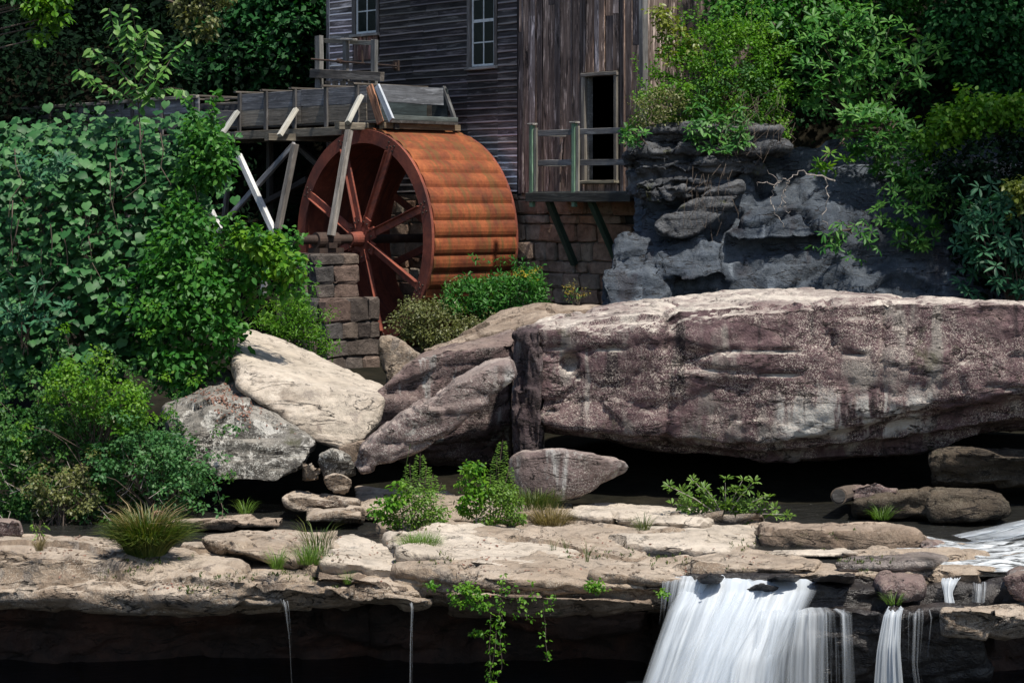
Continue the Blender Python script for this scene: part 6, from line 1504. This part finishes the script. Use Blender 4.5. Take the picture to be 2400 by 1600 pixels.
# low spreading shrub in front of the cave
ls = thing('spreading_shrub', 'low spreading shrub with narrow leaves in front of the dark cave', 'shrub', P(1690, 1222, 31.6))
mb = MB(); cs = []
for (a, b) in ((1560, 1135), (1590, 1150), (1620, 1120), (1650, 1140), (1700, 1130), (1740, 1125), (1765, 1130), (1800, 1160), (1850, 1205), (1820, 1190), (1580, 1180), (1640, 1170), (1710, 1175), (1760, 1180), (1680, 1190), (1600, 1200), (1740, 1205)):
    e = P(a, b, 31.5 + random.uniform(-.3, .3)); s0 = P(1700, 1218, 31.6)
    q = [s0, s0.lerp(e, .5) + Vector((0, 0, .05)), e]; mb.tube(q, [.014, .009, .004], 5)
    for u in np.linspace(.35, 1, 6): cs.append(np.array(s0.lerp(e, float(u))) + rng.normal(0, .03, 3))
mb.build('stem', MAT['deadtwig'], ls)
Pn, T, Nn, s, ti = whorls(np.array(cs), 12, .10, .5); emit_leaves(ls, Pn, T, Nn, s, 'lance', MAT['fern'], ti)
# grasses
def grass(label, px, py, d, h, spread, n, mat='grass', lean=.6, cat='grass'):
    root = thing('grass_clump', label, cat, P(px, py, d), 'grass clumps on the rocks')
    blades(root, P(px, py - 2, d), n, h, spread, mat, 'blades', lean); return root
sg = grass('large bushy sedge clump on the left end of the ledge', 345, 1300, 26.9, .62, .26, 2600, lean=1.0)
blades(sg, P(340, 1290, 26.95), 260, .75, .14, 'straw', 'dry_blades', .8)
grass('tiny reddish grass tuft on the far left of the ledge', 92, 1292, 26.4, .22, .05, 160, 'straw')
grass('thin upright weed tuft above the left trickle', 650, 1335, 26.6, .32, .07, 110, 'fern')
grass('bushy green tuft left of the whitish slab', 725, 1322, 27, .28, .16, 260, 'fern')
grass('tall thin grass behind the bushy green tuft', 745, 1300, 27.4, .5, .2, 90, 'grass', .4)
grass('pale green grass tuft right of the whitish slab', 985, 1295, 28.0, .30, .24, 700, 'fern')
grass('dry straw-coloured grass below the rounded boulder', 1290, 1245, 31.2, .42, .2, 700, 'straw', .7)
grass('green and straw grass against the rounded boulder', 1255, 1190, 31.7, .32, .4, 700, 'grass', .5)
grass('small arching sedge under the pale slab', 1510, 1246, 30.4, .3, .12, 120, 'grass', .9)
grass('sedge tuft in front of the mossy tan boulder', 2065, 1218, 31.2, .28, .14, 130, 'fern', .9)
grass('first of three thin reed tufts on the sunlit slab', 1297, 1296, 28.0, .24, .04, 26, 'grass', .2)
grass('middle of three thin reed tufts on the sunlit slab', 1328, 1288, 28.2, .18, .05, 30, 'grass', .2)
grass('right of three thin reed tufts on the sunlit slab', 1376, 1318, 27.2, .3, .03, 22, 'grass', .2)
grass('single grass tuft on the thin orange-brown slab', 815, 1370, 26.2, .2, .05, 50, 'fern', .4)
grass('bent grass tuft on the wet black rock by the right fall', 2095, 1418, 25.9, .2, .1, 60, 'fern', .9)
grass('small weed at the base of the trailing vine', 575, 1205, 31, .28, .12, 90, 'fern', .7)
pk = thing('pink_flower', 'faded pink flower head above the large sedge clump', 'flower', P(372, 1215, 27.4))
mb = MB(); mb.tube([P(362, 1290, 27), P(370, 1240, 27.2), P(372, 1210, 27.3)], .006, 4); mb.build('stalk', MAT['bark'], pk)
C = np.array([np.array(P(372 + rng.normal(0, 9), 1203 + rng.normal(0, 3), 27.3)) for _ in range(20)])
Pn, T, Nn, s, ti = clumped(C, 12, .025, .025); emit_leaves(pk, Pn, T, Nn, s, 'rhomb', MAT['flower_pink'], ti, 0, 'petals')
wd = thing('weed', 'thin leafy weed sprouting at the far left of the stream', 'plant', P(85, 1265, 28))
C = np.array([np.array(P(88 + a, 1258 - b, 28)) for a, b in ((0, 0), (-6, 15), (8, 22), (16, 28), (-14, 26), (2, 10))]); Pn, T, Nn, s, ti = clumped(C, 6, .05, .08); emit_leaves(wd, Pn, T, Nn, s, 'lance', MAT['fern'], ti)
stems_to(wd, P(88, 1270, 28), C, 6, .006, MAT['bark'])
# creeper hanging off the lip, and the small plants on the shaded face
cr = thing('creeper', 'leafy creeper hanging in strands over the dark undercut', 'vine', P(1180, 1420, 25.8))
C, _ = crown_points([(1050, 1390), (1080, 1360), (1110, 1370), (1150, 1400), (1145, 1430), (1070, 1420)], 25.75, .12, 60); Pn, T, Nn, s, ti = clumped(C, 8, .06, .05); emit_leaves(cr, Pn, T, Nn, s, 'ovate', MAT['leaf_lime'], ti)
mb = MB(); cs = []
for (x0, y0, y1, dx) in ((1180, 1350, 1590, -34), (1170, 1380, 1470, 10), (1200, 1370, 1440, 20), (1245, 1370, 1420, 10), (1150, 1440, 1600, 0), (1178, 1440, 1590, -8), (1275, 1410, 1550, 6), (1225, 1390, 1450, 10), (1300, 1390, 1440, -10)):
    q = [P(x0 + dx * u + rng.normal(0, 3), y0 + (y1 - y0) * u, 25.75) for u in np.linspace(0, 1, 7)]; mb.tube(q, .004, 4)
    for u in np.linspace(0, 1, int((y1 - y0) / 7)):
        i = min(5, int(u * 6)); f = u * 6 - i
        if rng.random() < .75: cs.append(np.array(q[i].lerp(q[i + 1], f)) + rng.normal(0, .035, 3))
mb.build('stem', MAT['bark'], cr)
Pn, T, Nn, s, ti = clumped(np.array(cs), 4, .04, .052); emit_leaves(cr, Pn, T, Nn, s, 'ovate', MAT['leaf_lime'], ti)
for (px, py, lb) in ((1395, 1375, 'small bright fern on the lip left of the waterfall'), (1010, 1372, 'two-leaved seedling on the shaded rock face'), (1555, 1390, 'mossy sprig beside the thin left fall'), (1120, 1482, 'tiny plant on the dark undercut wall')):
    w_ = thing('small_plant', lb, 'plant', P(px, py, 25.95))
    C, _ = crown_points([(px - 26, py), (px - 10, py - 14), (px + 14, py - 12), (px + 26, py + 4), (px, py + 12)] if px == 1395 else [(px - 12, py), (px, py - 9), (px + 12, py), (px, py + 9)], 25.9, .08, 30 if px == 1395 else 8)
    Pn, T, Nn, s, ti = clumped(C, 9, .06, .045); emit_leaves(w_, Pn, T, Nn, s, 'ovate', MAT['leaf_lime'], ti)
# leaf litter on the lichen boulder, drift log by the cave
def drop_on(o, px, py, d0):
    """where the ray through a spot meets rock o"""
    Mi = Vector((0, 0, CAMH)); dr = (P(px, py, d0) - Mi).normalized()
    ok, loc, nr, _ = o.ray_cast(Mi, dr)
    return (loc, nr) if ok else (None, None)
lich = [o_ for o_ in bpy.data.objects if o_.get('label', '').startswith('grey boulder blotched')][0]
pl, tl, nl = [], [], []
bpy.context.view_layer.update()
for _ in range(330):
    a = rng.normal(520, 55); loc, nr = drop_on(lich, a, 930 + (a - 520) * .35 + rng.normal(0, 22), 34)
    if loc is None: continue
    pl.append(np.array(loc + nr * .012)); tl.append(rng.normal(0, 1, 3)); nl.append(np.array(nr) + rng.normal(0, .35, 3))
pl, tl, nl = np.array(pl), np.array(tl), unit(np.array(nl)); tl = unit(tl - nl * np.sum(tl * nl, 1, keepdims=True))
lt = link('leaf_litter', leaf_cloud_mesh('leaf_litter', pl, tl, nl, rng.uniform(.035, .075, len(pl)), 'ovate', rng.random(len(pl))), MAT['dry'])
lt['kind'] = 'stuff'; lt['label'] = 'reddish brown leaf litter lying on the lichen boulder'
lg = thing('drift_log', 'short grey drift log end poking out beside the dark red rock', 'log', P(1970, 1180, 32.2))
mb = MB(); mb.tube([P(1966, 1162, 31.9), P(1985, 1156, 32.6), P(2010, 1152, 33.4)], [.13, .13, .12], 14); mb.build('log', MAT['bark'], lg)
mb = MB(); mb.tube([P(1965.8, 1162, 31.88), P(1966, 1162, 31.9)], [.10, .11], 14); mb.build('cut_end', MAT['darkwood'], lg)

# ------------------------------------------------------------------ litter and moss caught on the ledge
bpy.context.view_layer.update()
dg = bpy.context.evaluated_depsgraph_get()
def hit(px, py):
    d_ = Vector(((px - 1200) / FPX, 1.0, (HORIZON - py) / FPX)).normalized()
    ok, loc, nr, _, ob, _ = scene.ray_cast(dg, Vector((0, 0, CAMH)), d_)
    return (loc, nr) if ok and ob.name.split('.')[0] in ('rock_ledge', 'rock_slab', 'rock_block', 'boulder') and nr.z > .55 else (None, None)
pl, tl, nl, mp_, pb_ = [], [], [], [], []
cent = [(rng.uniform(0, 2150), rng.uniform(1225, 1400)) for _ in range(60)]
for (cx, cy) in cent:
    kind = rng.random()
    for _ in range(26):
        loc, nr = hit(cx + rng.normal(0, 34), cy + rng.normal(0, 7))
        if loc is None: continue
        if kind < .45: pl.append(np.array(loc + nr * .006)); tl.append(rng.normal(0, 1, 3)); nl.append(np.array(nr) + rng.normal(0, .3, 3))
        elif kind < .75: mp_.append(np.array(loc))
        else: pb_.append((loc, rng.uniform(.008, .035)))
pl, tl, nl = np.array(pl), np.array(tl), unit(np.array(nl)); tl = unit(tl - nl * np.sum(tl * nl, 1, keepdims=True))
o = link('leaf_litter', leaf_cloud_mesh('leaf_litter', pl, tl, nl, rng.uniform(.02, .055, len(pl)), 'ovate', rng.random(len(pl))), MAT['dry'])
o['kind'] = 'stuff'; o['label'] = 'scattered dead leaves on the rock ledge'
mp_ = np.array(mp_); q = np.repeat(mp_, 5, 0) + rng.normal(0, .012, (len(mp_) * 5, 3)); n = len(q)
t_ = unit(np.stack([rng.normal(0, .5, n), rng.normal(0, .5, n), np.ones(n)], 1)); nn = unit(rng.normal(0, 1, (n, 3))); nn = unit(nn - t_ * np.sum(nn * t_, 1, keepdims=True))
o = link('moss', leaf_cloud_mesh('moss', q, t_, nn, rng.uniform(.02, .06, n), 'lance', rng.random(n)), MAT['grass'])
o['kind'] = 'stuff'; o['label'] = 'short moss and grass sprigs in the joints of the ledge'
mb = MB()
for (loc, r) in pb_:
    a = [loc + Vector((rng.uniform(.6, 1.2) * r * math.cos(k * 1.257), rng.uniform(.6, 1.2) * r * math.sin(k * 1.257), r * .2)) for k in range(5)]
    mb.add(a + [loc + ZD * r * .9, loc - ZD * r * .3], [(k, (k + 1) % 5, 5) for k in range(5)] + [((k + 1) % 5, k, 6) for k in range(5)])
o = mb.build('pebbles', MAT['brown']); o['kind'] = 'stuff'; o['label'] = 'small loose stones lying on the rock ledge'
